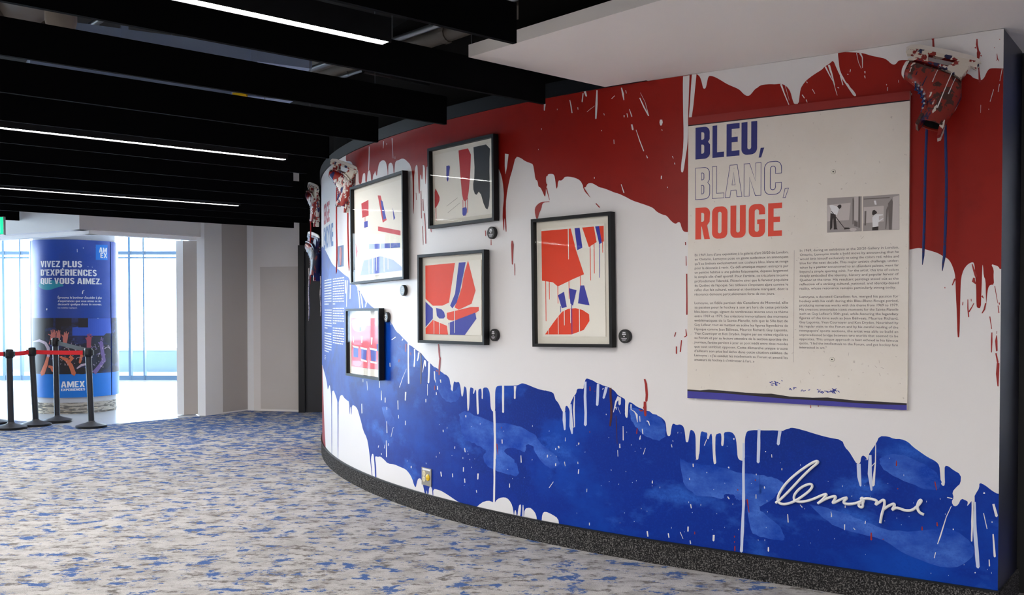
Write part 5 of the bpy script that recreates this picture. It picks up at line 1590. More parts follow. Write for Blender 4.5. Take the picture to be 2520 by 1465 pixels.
def skate(label, M, boot, holder, lace, laces, rim=SK_RIM):
    T = Thing('ice_skate', label, 'skate', M, 'paint splashed ice skates hung on the wall')
    mb = MB()
    loft(mb, RINGS)
    T.part('boot', mb, boot, smooth=True)
    mb = MB()
    r = RINGS[-1]
    loft(mb, [(r[0], r[1] + .0005, 90, r[3] - .006, r[4] - .006), (r[0], r[1] - .07, 90, r[3] - .008, r[4] - .010)], cap=False)
    mb.f.append(tuple(range(20, 40)))
    T.part('lining', mb, SK_IN, smooth=True)
    mb = MB()
    loft(mb, [(r[0], r[1] - .004, 90, r[3] + .003, r[4] + .003), (r[0], r[1] + .004, 90, r[3] + .003, r[4] + .003), (r[0], r[1] + .004, 90, r[3] - .007, r[4] - .007), (r[0], r[1] - .004, 90, r[3] - .007, r[4] - .007)], cap=False)
    T.part('collar', mb, boot, smooth=True)
    mb = MB()                                         # tendon guard rises behind the ankle
    MY = Matrix(((1, 0, 0, 0), (0, 0, -1, 0), (0, 1, 0, 0), (0, 0, 0, 1)))
    mb.prism([(-.134, .25), (-.143, .29), (-.146, .335), (-.134, .345), (-.126, .31), (-.120, .27)], -.030, .030, MY)
    T.part('tendon_guard', mb, holder)
    mb = MB()
    mb.prism([(-.045, .235), (-.024, .19), (-.022, .27), (-.020, .312), (-.034, .318), (-.042, .285)], -.032, .032, MY)
    T.part('tongue', mb, boot)
    mb = MB()
    loft(mb, RINGS[:3], grow=.003)
    T.part('toe_cap', mb, rim, smooth=True)
    mb = MB()
    mb.prism([(.140, .012), (.10, .004), (.0, .010), (-.06, .020), (-.118, .045), (-.128, .060), (-.110, .030), (-.06, .004), (.0, -.004), (.10, -.006), (.138, .002)], -.036, .036, MY)
    T.part('outsole', mb, holder)
    mb = MB()                                         # blade holder: two towers and a long rail
    mb.prism([(.128, .002), (.050, .000), (.068, -.050), (.122, -.050)], -.018, .018, MY)
    mb.prism([(-.030, .006), (-.118, .030), (-.134, -.050), (-.066, -.050)], -.018, .018, MY)
    mb.prism([(-.160, -.034), (-.134, -.040), (-.066, -.050), (.068, -.050), (.122, -.040), (.162, -.030), (.172, -.040), (.160, -.070), (-.146, -.070), (-.166, -.054)], -.011, .011, MY)
    T.part('blade_holder', mb, holder)
    mb = MB()
    mb.prism([(.174, -.052), (.180, -.066), (.164, -.086), (.120, -.096), (0, -.099), (-.110, -.096), (-.154, -.086), (-.170, -.068), (-.158, -.066), (.156, -.066)], -.005, .005, MY)
    T.part('blade', mb, rim)
    mb = MB()                                         # crossed laces over the instep
    path = [(.062, .117), (.040, .131), (.018, .146), (.002, .166), (-.010, .188), (-.018, .210), (-.022, .236)]
    for (xa, za), (xb, zb) in zip(path[:-1], path[1:]):
        mb.tube([(xa, -.026, za - .004), ((xa + xb) / 2 + .004, 0, (za + zb) / 2 + .008), (xb, .026, zb - .004)], .0032, 6)
        mb.tube([(xa, .026, za - .004), ((xa + xb) / 2 + .006, 0, (za + zb) / 2 + .011), (xb, -.026, zb - .004)], .0032, 6)
    T.part('crossed_lace', mb, lace, smooth=True)
    for xa, za in path:
        for sy in (-1, 1):
            mb = MB()
            mb.lathe([(.005, 0), (.005, .003)], 8, Matrix.Translation((xa, sy * .030, za - .006)) @ Matrix.Rotation(-sy * 1.0, 4, 'X'))
            T.part('eyelet', mb, M_STEEL)
    for (xa, z0_, xb, z1_, r_) in ((.075, .02, .070, .085, .0026), (.02, .02, .022, .13, .003), (-.01, .03, -.014, .10, .0026), (-.075, .03, -.085, .22, .0034), (-.10, .05, -.104, .14, .0026)):
        mb = MB()
        mb.tube([(xa, -.036, z0_), (xa * .7 + xb * .3, -.0445, z0_ * .7 + z1_ * .3), (xa * .3 + xb * .7, -.0465, z0_ * .3 + z1_ * .7), (xb, -.0475, z1_)], [r_ * .8, r_ * .6, r_ * .7, r_], 6)
        T.part('paint_run', mb, M_WDRIP if xa < 0.02 else SK_NAVY, smooth=True)
    for pth, mt in laces:
        mb = MB()
        mb.tube(pth, [.0085] * (len(pth) - 2) + [.007, .002], 8, flat=.75)
        T.part('hanging_lace', mb, mt, smooth=True, world=True)
    return T

def skate_matrix(s, z, off, toe, up, scale=1.0):
    """toe / up given in wall axes (right, up, out)."""
    fr = wall_frame(s, z, off)
    R = fr.to_3x3()
    X = (R @ Vector(toe)).normalized()
    Z = (R @ Vector(up))
    Z = (Z - X * Z.dot(X)).normalized()
    Y = Z.cross(X)
    M = Matrix(((X.x, Y.x, Z.x, 0), (X.y, Y.y, Z.y, 0), (X.z, Y.z, Z.z, 0), (0, 0, 0, 1)))
    return Matrix.Translation(fr.translation) @ M @ Matrix.Scale(scale, 4)

def lace_path(p0, off, pts):
    P = []
    for i, (x, y) in enumerate(pts):
        s, z = px_sz(x, y, off)
        P.append(wall_p(s, z, off))
    return P
tl = math.radians(20)
s, z = px_sz(2310, 172, 0.07)
M1 = skate_matrix(s, z + 0.008, 0.075, (-math.cos(tl), math.sin(tl), 0.06), (-math.sin(tl), -math.cos(tl), 0.38), 1.03)
skate('red painted ice skate hung upside down at the top right of the mural', M1, SK_RED, SK_HOLD, L_BLUE,
      [(lace_path(0, 0.06, [(2284, 240), (2281, 300), (2279, 360), (2277, 420), (2276, 480), (2275, 540), (2273, 600), (2272, 630), (2270, 652)]), L_BLUE),
       (lace_path(0, 0.06, [(2324, 280), (2327, 330), (2328, 390), (2329, 450), (2328, 520), (2326, 580), (2324, 630), (2321, 648), (2319, 667)]), L_BLUE)])
s, z = px_sz(848, 425, 0.07)
M2 = skate_matrix(s, z, 0.08, (-.8, .35, .55), (-.25, -1, 0.1), 0.92)
skate('white and red splashed ice skate hung left of the large sparse picture', M2, SK_MIX, SK_HOLD, L_RED,
      [(lace_path(0, 0.03, [(829, 462), (828, 510), (828, 560), (829, 600), (829, 640), (828, 668), (827, 674)]), L_RED),
       (lace_path(0, 0.03, [(855, 484), (856, 530), (856, 560), (857, 600), (858, 640), (859, 660), (859, 668)]), L_RED)])
def side_lace(x, y0, y1, Y):
    n = 8
    return [ondepth(x + math.sin(i * 1.3) * .8, y0 + (y1 - y0) * i / n, Y) for i in range(n + 1)]
s3 = S_SIL + 0.10
Y3 = wall_p(s3, 0, 0.12).y
zc = ondepth(775, 474, Y3).z
M3 = skate_matrix(s3, zc, 0.085, (-1, .25, .35), (-.25, -1, .05), 1.0)
skate('white ice skate hung at the far edge of the mural, upper of the two', M3, SK_MIX, SK_HOLD, L_RED, [(side_lace(764, 540, 700, Y3), L_RED)])
zc = ondepth(775, 598, Y3).z
M4 = skate_matrix(s3 + 0.02, zc, 0.085, (-1, .2, .35), (-.2, -1, .05), 1.12)
skate('navy ice skate hung below the white one at the far edge of the mural', M4, SK_DARK, SK_NAVY, L_WHITE, [(side_lace(760, 660, 790, Y3), L_WHITE), (side_lace(789, 680, 778, Y3 - .15), L_WHITE)])

# ================================================================== CEILING BAFFLES AND LIGHTS
BZ, BH, BT = 2.68, 0.178, 0.026
def baf_pt(cv, t, z=0.0):
    p = D2 * cv + D1 * t
    return Vector((p.x, p.y, z))
def t_at_px(cv, x):
    """where the line c meets the plan ray through pixel column x."""
    a = (x - 1260) / F
    P = D2 * cv
    t = (a * P.y - P.x) / (D1.x - a * D1.y)
    return t
BM = Matrix(((D1.x, D2.x, 0, 0), (D1.y, D2.y, 0, 0), (0, 0, 1, 0), (0, 0, 0, 1)))
ends = [(2.43, 2.98, None), (3.31, 2.98, None), (4.17, 3.98, None), (5.05, t_at_px(5.05, 1097), None), (5.91, t_at_px(5.91, 930), None), (6.79, t_at_px(6.79, 810), None), (7.69, t_at_px(7.69, 757), None), (8.58, t_at_px(8.58, 722), None),
        (9.43, t_at_px(9.43, 748), None), (10.32, t_at_px(10.32, 757), None), (11.3, t_at_px(11.3, 757), None), (12.1, t_at_px(12.1, 757), None), (12.95, t_at_px(12.95, 756), None), (14.3, t_at_px(14.3, 50), None)]
ORD = ['nearest the camera, cut by the top edge', 'reaching the corner of the white soffit', 'passing under the white soffit edge', 'third to overlap the red paint', 'fourth back, ending over the curved wall', 'fifth back, ending over the far curve', 'sixth back, just behind the middle light', 'seventh back from the soffit', 'eighth back from the soffit', 'just in front of the far light', 'just behind the far light', 'third from the lobby header', 'second from the lobby header', 'last one, short, beside the exit sign']
for (cv, t1, _), od in zip(ends, ORD):
    t0 = -9.5
    # keep inside the left wall
    while (D2 * cv + D1 * t0).x < -13.8:
        t0 += 0.1
    T = Thing('ceiling_baffle', 'black felt ceiling baffle, ' + od, 'baffle', Matrix.Translation(baf_pt(cv, (t0 + t1) / 2, BZ)) @ BM, 'black acoustic ceiling baffles')
    h = (t1 - t0) / 2
    mb = MB()
    mb.box(-h, h, -BT / 2, BT / 2, 0, BH)
    T.part('felt_panel', mb, M_FELT)
    for k in (0.92, 0.55, 0.15, -0.4):
        mb = MB()
        mb.tube([(h * k, 0, BH), (h * k, 0, ROOF - BZ)], 0.0025, 5)
        T.part('hanger_cable', mb, M_STEEL)
for (cv, t1, lab) in ((3.75, 2.60, 'bright linear ceiling light, nearest of the three'), (7.20, t_at_px(7.20, 706), 'bright linear ceiling light, middle of the three'), (10.78, t_at_px(10.78, 590), 'bright linear ceiling light, farthest of the three'),
                      (0.20, 2.9, 'linear ceiling light above the camera, outside the frame'), (-3.3, 2.5, 'linear ceiling light behind the camera, outside the frame')):
    t0 = -8.5
    while (D2 * cv + D1 * t0).x < -13.5:
        t0 += 0.1
    T = Thing('linear_light', lab, 'light', Matrix.Translation(baf_pt(cv, (t0 + t1) / 2, 2.70)) @ BM, 'linear ceiling lights between the baffles')
    h = (t1 - t0) / 2
    mb = MB()
    mb.box(-h, h, -.034, .034, .012, .108)
    mb.box(-h, h, -.034, -.029, 0, .012)
    mb.box(-h, h, .029, .034, 0, .012)
    T.part('housing', mb, M_BLACKMETAL)
    mb = MB()
    mb.box(-h + .004, h - .004, -.028, .028, .004, .0115)
    T.part('diffuser', mb, M_LED)
    for k in (0.85, 0.3, -0.5):
        mb = MB()
        mb.tube([(h * k, 0, .108), (h * k, 0, ROOF - 2.70)], 0.003, 5)
        T.part('hanger_rod', mb, M_STEEL)

M_FILL = mat('fill_light_lens', (1, 1, 1, 1), 0.5, emit=((1.0, 0.90, 0.78, 1), FILL_POWER))
for k, (x, y) in enumerate(((1.4, 3.85), (2.15, 3.1), (2.7, 2.4), (3.5, 2.2), (3.6, 3.7))):  # unseen lamps, added to brighten the right part of the wall and floor
    T = Thing('added_fill_light', 'added warm fill light at the white soffit, number %s from the left, outside the frame' % ('one', 'two', 'three', 'four', 'five')[k], 'light', Matrix.Translation((x, y, ZT)), 'added soffit fill lights')
    mb = MB()
    mb.lathe([(.05, .001), (.075, .001), (.075, -.006), (.05, -.004)], 24)
    T.part('trim_ring', mb, M_SIGN, smooth=True)
    mb = MB()
    mb.lathe([(.05, -.002), (.05, -.0035)], 24)
    T.part('lens', mb, M_FILL)
TSC = Thing('wall_screen', 'blue lit screen on the black wall past the right edge', 'screen', MR @ Matrix.Translation((RL + 1.1, 0.045, 1.15)))
mb = MB()
mb.box(-.45, .45, -.04, 0, -.5, .5)
TSC.part('case', mb, M_BLACKMETAL)
mb = MB()
mb.box(-.43, .43, -.043, -.04, -.48, .48)
TSC.part('lit_panel', mb, mat('screen_blue', rgb(10, 60, 200), 0.4, emit=(rgb(0, 90, 255), 2.0)))

# services above the baffles
def pipe(name, label, cat, a, b, r, m, couplings=3, sq=False):
    a, b = Vector(a), Vector(b)
    T = Thing(name, label, cat, Matrix.Translation((a + b) / 2))
    mb = MB()
    if sq:
        d = (b - a)
        L = d.length
        d.normalize()
        n = Vector((-d.y, d.x, 0))
        MM = Matrix(((d.x, n.x, 0, (a.x + b.x) / 2), (d.y, n.y, 0, (a.y + b.y) / 2), (0, 0, 1, (a.z + b.z) / 2), (0, 0, 0, 1)))
        mb.box(-L / 2, L / 2, -r, r, -r * .4, r * .4, MM)
    else:
        mb.tube([a, b], r, 16)
    T.part('run', mb, m, smooth=not sq, world=True)
    for k in range(couplings):
        p = a.lerp(b, (k + .5) / couplings)
        d = (b - a).normalized()
        mb = MB()
        if sq:
            mb.box(-.02, .02, -r - .015, r + .015, -r * .4 - .015, r * .4 + .015, Matrix.Translation(p) @ MM.to_3x3().to_4x4())
        else:
            mb.tube([p - d * .03, p + d * .03], r * 1.18, 14)
        T.part('coupling', mb, m, world=True)
        mb = MB()
        mb.tube([p + Vector((0, 0, r * .4)), Vector((p.x, p.y, ROOF))], .005, 5)
        T.part('hanger', mb, M_STEEL, world=True)
def at(x, y, z):
    q = onz(x, y, z)
    return q
def along(x, y, z, d, L0, L1):
    q = onz(x, y, z)
    return q + d * L0, q + d * L1
M_BLUELITDUCT = mat('blue_lit_duct', rgb(150, 168, 200), 0.6, noise=(3, 0.08))  # grey duct with the bluish light on it painted into the colour
pipe('square_duct', 'pale rectangular duct above the baffles, bluish light painted into its colour', 'duct', *along(440, 120, 3.18, Vector((.86, .51, 0)), -.75, .85), .12, M_BLUELITDUCT, 2, True)
pipe('square_duct', 'second pale duct one gap farther back, bluish light painted into its colour', 'duct', *along(400, 203, 3.18, Vector((.86, .51, 0)), -.9, .95), .16, M_BLUELITDUCT, 2, True)
pipe('steel_pipe', 'bright steel pipe seen right of the nearest light', 'pipe', *along(1010, 85, 3.42, D2, -1.2, 3.0), .022, M_STEEL, 3)
pipe('steel_pipe', 'thick grey pipe beside the bright steel one', 'pipe', *along(1080, 90, 3.5, D2, -1.2, 3.2), .06, M_DUCT, 2)
pipe('steel_pipe', 'steel conduit seen at the upper left above the baffles', 'pipe', *along(215, 68, 3.42, D2, -1.0, 3.0), .022, M_STEEL, 3)
pipe('round_duct', 'brown round duct at the upper left corner', 'duct', *along(25, 30, 3.55, D2, -1.5, 3.5), .16, M_DUCT, 2)
pipe('round_duct', 'brown round duct in the gap left of centre', 'duct', *along(760, 168, 3.6, D2, -1.0, 3.0), .10, M_DUCT, 2)
pipe('steel_pipe', 'thin steel conduit crossing the second gap', 'pipe', *along(855, 185, 3.42, D2, -.8, 2.4), .014, M_STEEL, 2)
pipe('steel_pipe', 'dark conduit close to the wall above the baffles', 'pipe', *along(1060, 205, 3.2, D1, -.6, .4), .02, M_BLACKMETAL, 2)
q = onz(590, 233, 3.05)
TY = Thing('valve_tag', 'small yellow valve tag above the baffles', 'tag', Matrix.Translation(q))
mb = MB()
mb.prism([(-.05, -.012), (.05, -.02), (.055, .012), (-.04, .02)], -.012, .012)
TY.part('tag_plate', mb, M_YELLOW)
mb = MB()
mb.tube([(0, 0, .012), (0, 0, .55)], .003, 5)
TY.part('wire', mb, M_STEEL)
q = onz(150, 52, 3.12)
TS = Thing('ceiling_speaker', 'pale round ceiling speaker hanging at the upper left', 'speaker', Matrix.Translation(q))
mb = MB()
mb.lathe([(.03, -.08), (.07, -.06), (.085, 0), (.085, .06), (.05, .09)], 20)
TS.part('can', mb, mat('speaker_can', rgb(150, 140, 130), 0.6), smooth=True)
mb = MB()
mb.tube([(0, 0, .09), (0, 0, ROOF - q.z)], .01, 8)
TS.part('stem', mb, M_STEEL)

# ================================================================== EXIT SIGN
q = ondepth(10.5, 556, 11.0)
TE = Thing('exit_sign', 'lit green exit sign at the left edge', 'sign', Matrix.Translation((q.x - 0.17, q.y, q.z)))
mb = MB()
mb.box(-.175, .175, -.02, .02, -.10, .10)
TE.part('case', mb, M_STEEL)
mb = MB()
mb.box(-.168, .168, -.024, -.02, -.092, .092)
TE.part('green_face', mb, mat('exit_green', rgb(0, 160, 110), 0.4, emit=(rgb(0, 190, 125), 0.9)))
MEX = mat('exit_white', rgb(250, 250, 250), 0.4, emit=((1, 1, 1, 1), 1.0))
MXZ = Matrix(((1, 0, 0, 0), (0, 0, 1, 0), (0, 1, 0, 0), (0, 0, 0, 1)))
mb = MB()
for pl in ([(.04, -.08), (.135, -.08), (.135, .075), (.12, .075), (.12, -.065), (.04, -.065)], [(-.02, .05), (.0, .065), (.02, .05), (.0, .03)], [(-.06, .03), (.03, .03), (.05, -.01), (.03, -.015), (.01, .005), (.02, -.03), (.05, -.06), (.03, -.07), (-.01, -.04), (-.06, -.07), (-.075, -.055), (-.03, -.02), (-.02, .01), (-.06, .012)]):
    mb.prism(pl, -.027, -.0242, MXZ)
TE.part('running_figure', mb, MEX)
mb = MB()
mb.tube([(0, 0, .10), (0, 0, ROOF - q.z)], .012, 8)
TE.part('stem', mb, M_STEEL)

# ================================================================== COLUMN AND BANNER
cf = onz(187, 1018, 0)
CR = 0.56
CC = Vector((cf.x * (1 + CR / cf.y), cf.y + CR, 0))
M_CONC = ramp_mat('column_concrete', [rgb(200, 200, 204), (3, 5, (1, 1, 4), .5, .7, rgb(184, 182, 184))], 0.8)
M_ROUGHBASE = ramp_mat('chipped_column_base', [rgb(190, 182, 168), (5, 5, (1, 1, 8), .48, .54, rgb(112, 108, 104)), (7, 4, (1, 1, 10), .6, .63, rgb(222, 208, 176))], 0.9)
TC = Thing('column', 'round pale column wrapped by the blue banner', 'column', Matrix.Translation(CC), kind='structure')
mb = MB()
mb.lathe([(CR, 0.15), (CR, 3.15)], 64)
TC.part('shaft', mb, M_CONC, smooth=True)
mb = MB()
mb.lathe([(CR + .004, -.008), (CR + .008, .03), (CR - .002, .07), (CR + .005, .10), (CR - .004, .14), (CR, .17)], 64)
TC.part('chipped_base', mb, M_ROUGHBASE, smooth=True)

BR = CR + 0.045
def col_tz(x, y, R):
    """pixel -> (angle, z) on the cylinder of radius R."""
    r = ray(x, y)
    a = r[0] ** 2 + r[1] ** 2
    b = -2 * (r[0] * CC.x + r[1] * CC.y)
    cc = CC.x ** 2 + CC.y ** 2 - R * R
    disc = max(b * b - 4 * a * cc, 0)
    t = (-b - math.sqrt(disc)) / (2 * a)
    return math.atan2(r[1] * t - CC.y, r[0] * t - CC.x), EYE + r[2] * t
def col_p(th, z, R):
    return Vector((CC.x + R * math.cos(th), CC.y + R * math.sin(th), z))
def col_strip(mb, t0, t1, z0, z1, R0, R1, n=40):
    vs, fs = [], []
    for i in range(n + 1):
        t = t0 + (t1 - t0) * i / n
        vs += [col_p(t, z0, R0), col_p(t, z1, R0), col_p(t, z1, R1), col_p(t, z0, R1)]
    for i in range(n):
        a, b = 4 * i, 4 * i + 4
        for k in range(4):
            k2 = (k + 1) % 4
            fs.append((a + k, a + k2, b + k2, b + k))
    fs += [(0, 3, 2, 1), (4 * n, 4 * n + 1, 4 * n + 2, 4 * n + 3)]
    mb.add(vs, fs)
def col_poly_tz(mb, tz, R, cut=0.05):
    tris = tessellate_polygon([[Vector((p[0], p[1], 0)) for p in tz]])
    bm = bmesh.new()
    vs = [bm.verts.new((p[0], p[1], 0)) for p in tz]
    for t in tris:
        try:
            bm.faces.new([vs[i] for i in t])
        except ValueError:
            pass
    a, b = min(p[0] for p in tz), max(p[0] for p in tz)
    s = math.ceil(a / cut) * cut
    while s < b:
        bmesh.ops.bisect_plane(bm, geom=bm.verts[:] + bm.edges[:] + bm.faces[:], dist=1e-6, plane_co=(s, 0, 0), plane_no=(1, 0, 0))
        s += cut
    bm.verts.index_update()
    mb.add([col_p(v.co.x, v.co.y, R) for v in bm.verts], [tuple(v.index for v in f.verts) for f in bm.faces])
    bm.free()
def col_poly(mb, px, R):
    col_poly_tz(mb, [col_tz(x, y, R) for x, y in px], R)
TB = Thing('column_banner', 'blue advertising banner wrapped round the column', 'banner', Matrix.Translation((CC.x, CC.y, 0.25)))
zt_b = col_tz(180, 590, BR)[1]
zb_b = col_tz(180, 979, BR)[1]
tl_, _ = col_tz(77, 780, BR)
tr_, _ = col_tz(272, 780, BR)
zphoto = col_tz(180, 783, BR)[1]
zband = col_tz(180, 921, BR)[1]
M_BN_BLUE = ramp_mat('banner_blue', [rgb(20, 66, 158), (1.2, 3, (1, 1, 1), .45, .65, rgb(56, 78, 168)), (30, 4, (1, 1, 2), .70, .74, rgb(120, 150, 210))], 0.4)
M_BN_BAND = mat('banner_bright_blue', rgb(0, 118, 214), 0.4)
def banner_piece(ta, tb_):
    mb = MB()
    col_strip(mb, ta, tb_, zb_b, zt_b, BR - 0.012, BR)
    return mb
main = TB.part('main_panel', banner_piece(tl_, tr_), M_BN_BLUE, smooth=True, world=True)
TB.part('side_panel', banner_piece(tl_ - 0.035, tl_ - 1.2), M_BN_BLUE, smooth=True, world=True)
TB.part('side_panel', banner_piece(tr_ + 0.035, tr_ + 1.2), M_BN_BLUE, smooth=True, world=True)
for t in (tl_, tr_):
    mb = MB()
    sg = -1 if t == tl_ else 1
    col_strip(mb, t, t + sg * 0.035, zb_b, zt_b, BR - 0.02, BR - 0.014, 3)
    TB.part('edge_gap', mb, M_BLACKMETAL, world=True)
def bflat(name, t0, t1, z0, z1, m, k=1):
    mb = MB()
    col_strip(mb, t0, t1, z0, z1, BR - 0.001, BR + 0.0006 * k)
    return TB.part(name, mb, m, smooth=True, world=True, parent=main)
bflat('lower_band', tl_, tr_, zb_b, zband, M_BN_BAND)
M_PHOTO = ramp_mat('concert_dark', [rgb(28, 28, 46), (3, 4, (1, 1, 2), .5, .62, rgb(36, 46, 96)), (6, 5, (1, 1, 1), .6, .7, rgb(70, 84, 150))], 0.45)
bflat('crowd_photo', tl_, tr_, zband, zphoto, M_PHOTO)
for a_, b_ in ((tl_ - 0.035, tl_ - 1.2), (tr_ + 0.035, tr_ + 1.2)):
    mb = MB()
    col_strip(mb, a_, b_, zb_b, zband, BR - 0.001, BR + 0.0006)
    TB.part('lower_band', mb, M_BN_BAND, smooth=True, world=True)
    mb = MB()
    col_strip(mb, a_, b_, zband, zphoto, BR - 0.001, BR + 0.0006)
    TB.part('crowd_photo', mb, M_PHOTO, smooth=True, world=True)
zU = lambda p: Zm(60, 560, 0.16382, p)
zV = lambda p: Zm(60, 760, 0.18433, p)
def bpoly(name, polys, m, k=2):
    if name in ('crowd_glints', 'scratches'):
        mb = MB()
        for p in polys:
            col_poly(mb, p, BR + 0.0006 * k)
        o = TB.part(name, mb, m, world=True, parent=main)
        o['kind'] = 'stuff'
        return o
    for p in polys:
        mb = MB()
        col_poly(mb, p, BR + 0.0006 * k)
        TB.part(name, mb, m, world=True, parent=main)
def btext(name, body, x0, x1, ytop, ybot, m=M_WHITEPRINT, bold=0.02, k=3, conv=zU):
    (xa, yb), (xb, yt) = conv([(x0, ybot), (x1, ytop)])
    R = BR + 0.0006 * k
    ta, za = col_tz(xa, yb, R)
    tb2, _ = col_tz(xb, yb, R)
    _, z1 = col_tz(xa, yt, R)
    if body.upper() == body:
        vs, fs, wd_ = bold_line(body)
        vs = [(u / wd_ * (tb2 - ta) * R, v * (z1 - za)) for u, v in vs]
    else:
        vs, fs = text_fit(body, (tb2 - ta) * R, z1 - za, bold, res=2)
    mb = MB()
    mb.add([col_p(ta + u / R, za + v, R) for u, v in vs], fs)
    TB.part(name, mb, m, world=True, parent=main)
bpoly('teal_swoosh', [chaikin(zU([(245, 790), (225, 850), (210, 885), (260, 925), (330, 940), (400, 935), (470, 910), (530, 890), (600, 885), (560, 840), (480, 800), (360, 780)]))], mat('banner_teal', rgb(40, 150, 170), 0.4))
bpoly('logo_square', [zU([(1072, 258), (1250, 262), (1250, 490), (1072, 488)])], mat('banner_logo_blue', rgb(10, 122, 220), 0.4))
btext('slogan_line', 'VIVEZ PLUS', 245, 868, 505, 598, bold=0.016)
btext('slogan_line', "D'EXPÉRIENCES", 245, 1088, 632, 726, bold=0.016)
btext('slogan_line', 'QUE VOUS AIMEZ.', 245, 1160, 760, 850, bold=0.016)
btext('logo_text', 'AM', 1122, 1240, 300, 376, bold=0.03)
btext('logo_text', 'EX', 1142, 1242, 380, 456, bold=0.03)
btext('small_print', "Éprouvez le bonheur d'accéder à plus", 502, 1162, 1034, 1068, bold=0.01)
btext('small_print', "d'expériences que vous aimez ou de", 502, 1146, 1088, 1120, bold=0.01)
btext('small_print', 'découvrir quelque chose de nouveau.', 502, 1162, 1138, 1170, bold=0.01)
btext('small_print', "Des modalités s'appliquent.", 502, 795, 1198, 1217, bold=0.0)
btext('brand_line', 'AMEX', 490, 806, 972, 1054, bold=0.018, conv=zV)
btext('brand_line', 'EXPERIENCES', 490, 812, 1069, 1099, bold=0.014, conv=zV)
# crowd: raised hands, arms and heads of the printed photograph
SKIN = mat('photo_skin', rgb(206, 120, 108), 0.5)
SKIN2 = mat('photo_skin_orange', rgb(214, 112, 76), 0.5)
SKIN3 = mat('photo_skin_violet', rgb(120, 96, 150), 0.5)
HEAD = mat('photo_hair', rgb(32, 26, 32), 0.5)
STAGE = mat('photo_stage_blue', rgb(50, 86, 190), 0.5)
RIMH = mat('photo_hair_rim', rgb(196, 176, 190), 0.5)
bpoly('stage_glow', [zV([(720, 130), (1150, 125), (1160, 330), (1090, 330), (1060, 360), (640, 360), (640, 250), (720, 240)])], STAGE, 2)
bpoly('stage_screen', [zV([(720, 128), (850, 128), (850, 250), (720, 250)]), zV([(110, 125), (385, 125), (385, 250), (280, 260), (270, 440), (110, 440)]), zV([(415, 125), (630, 125), (630, 230), (500, 230), (480, 300), (415, 260)])], HEAD, 3)
def arm(pts, fingers, conv=zV):
    out = [stroke_outline(conv(pts))]
    for f in fingers:
        out.append(stroke_outline(conv(f)))
    return out
hands = arm([(345, 480, 44), (365, 420, 48), (385, 370, 70), (385, 340, 66)], [[(355, 360, 14), (322, 342, 12)], [(362, 330, 14), (356, 288, 11)], [(382, 325, 14), (382, 280, 11)], [(400, 328, 14), (404, 286, 11)], [(415, 340, 13), (424, 302, 10)]])
hands += arm([(450, 420, 40), (455, 370, 56), (455, 335, 50)], [[(436, 330, 14), (432, 298, 10)], [(452, 325, 14), (454, 288, 10)], [(470, 330, 14), (474, 294, 10)]])
hands += arm([(540, 470, 50), (545, 400, 66), (555, 350, 60)], [[(520, 380, 16), (500, 350, 12)], [(535, 340, 14), (535, 315, 11)], [(555, 335, 14), (560, 306, 11)], [(578, 345, 14), (590, 318, 10)]])
bpoly('raised_hand', hands, SKIN, 4)
bpoly('raised_hand', arm([(860, 520, 56), (862, 440, 60), (862, 390, 72)], [[(835, 410, 18), (820, 392, 14)], [(845, 365, 16), (840, 345, 12)], [(862, 355, 16), (864, 335, 12)], [(882, 360, 16), (890, 340, 12)], [(895, 380, 14), (906, 370, 11)]]), mat('photo_skin_red', rgb(170, 76, 92), 0.5), 4)
bpoly('raised_hand', arm([(930, 860, 60), (1010, 760, 50), (1060, 690, 56), (1040, 560, 46), (1025, 450, 52)], [[(1005, 470, 16), (988, 450, 12)], [(1025, 420, 16), (1030, 380, 12)], [(1045, 430, 14), (1050, 396, 10)]]), SKIN3, 4)
bpoly('crowd_head', [blob(zV([(130, 440), (230, 440), (290, 520), (290, 640), (200, 860), (165, 870), (130, 700)])), blob(zV([(470, 660), (560, 690), (620, 780), (650, 875), (475, 875)])), blob(zV([(700, 830), (770, 770), (830, 800), (840, 875), (700, 875)])), blob(zV([(900, 470), (990, 480), (1000, 600), (930, 620)])), blob(zV([(1070, 480), (1150, 480), (1160, 640), (1090, 680)])), blob(zV([(640, 680), (740, 670), (740, 760), (650, 770)]))], HEAD, 3)
bpoly('crowd_rim_light', [stroke_outline(zV([(120, 440, 10), (200, 425, 34), (280, 460, 40), (320, 530, 44), (320, 640, 36)])), stroke_outline(zV([(700, 800, 16), (760, 755, 30), (830, 740, 26)]))], RIMH, 5)
bpoly('lit_arm', [stroke_outline(zV([(315, 640, 34), (290, 740, 50), (240, 870, 60)])), stroke_outline(zV([(470, 640, 20), (560, 680, 50), (620, 760, 56), (660, 870, 60)])), stroke_outline(zV([(320, 770, 30), (360, 780, 40), (385, 830, 44)])), stroke_outline(zV([(780, 640, 30), (770, 600, 40), (740, 720, 30)])), stroke_outline(zV([(600, 640, 60), (640, 660, 50), (590, 720, 30)]))], SKIN2, 5)
for k, (x, y, r_) in enumerate(((930, 560, 44), (1110, 560, 40), (690, 560, 36), (560, 560, 34), (1000, 640, 38), (730, 700, 44), (400, 700, 40))):
    bpoly('crowd_head', [zV([(x + r_ * math.cos(a * .449), y + r_ * 1.2 * math.sin(a * .449)) for a in range(14)])], HEAD, 4)
    bpoly('crowd_rim_light', [stroke_outline(zV([(x + r_ * math.cos(a), y + r_ * 1.2 * math.sin(a), 7) for a in (3.6, 4.1, 4.7, 5.3, 5.9)]))], RIMH if k % 2 else SKIN3, 5)
rc = random.Random(9)
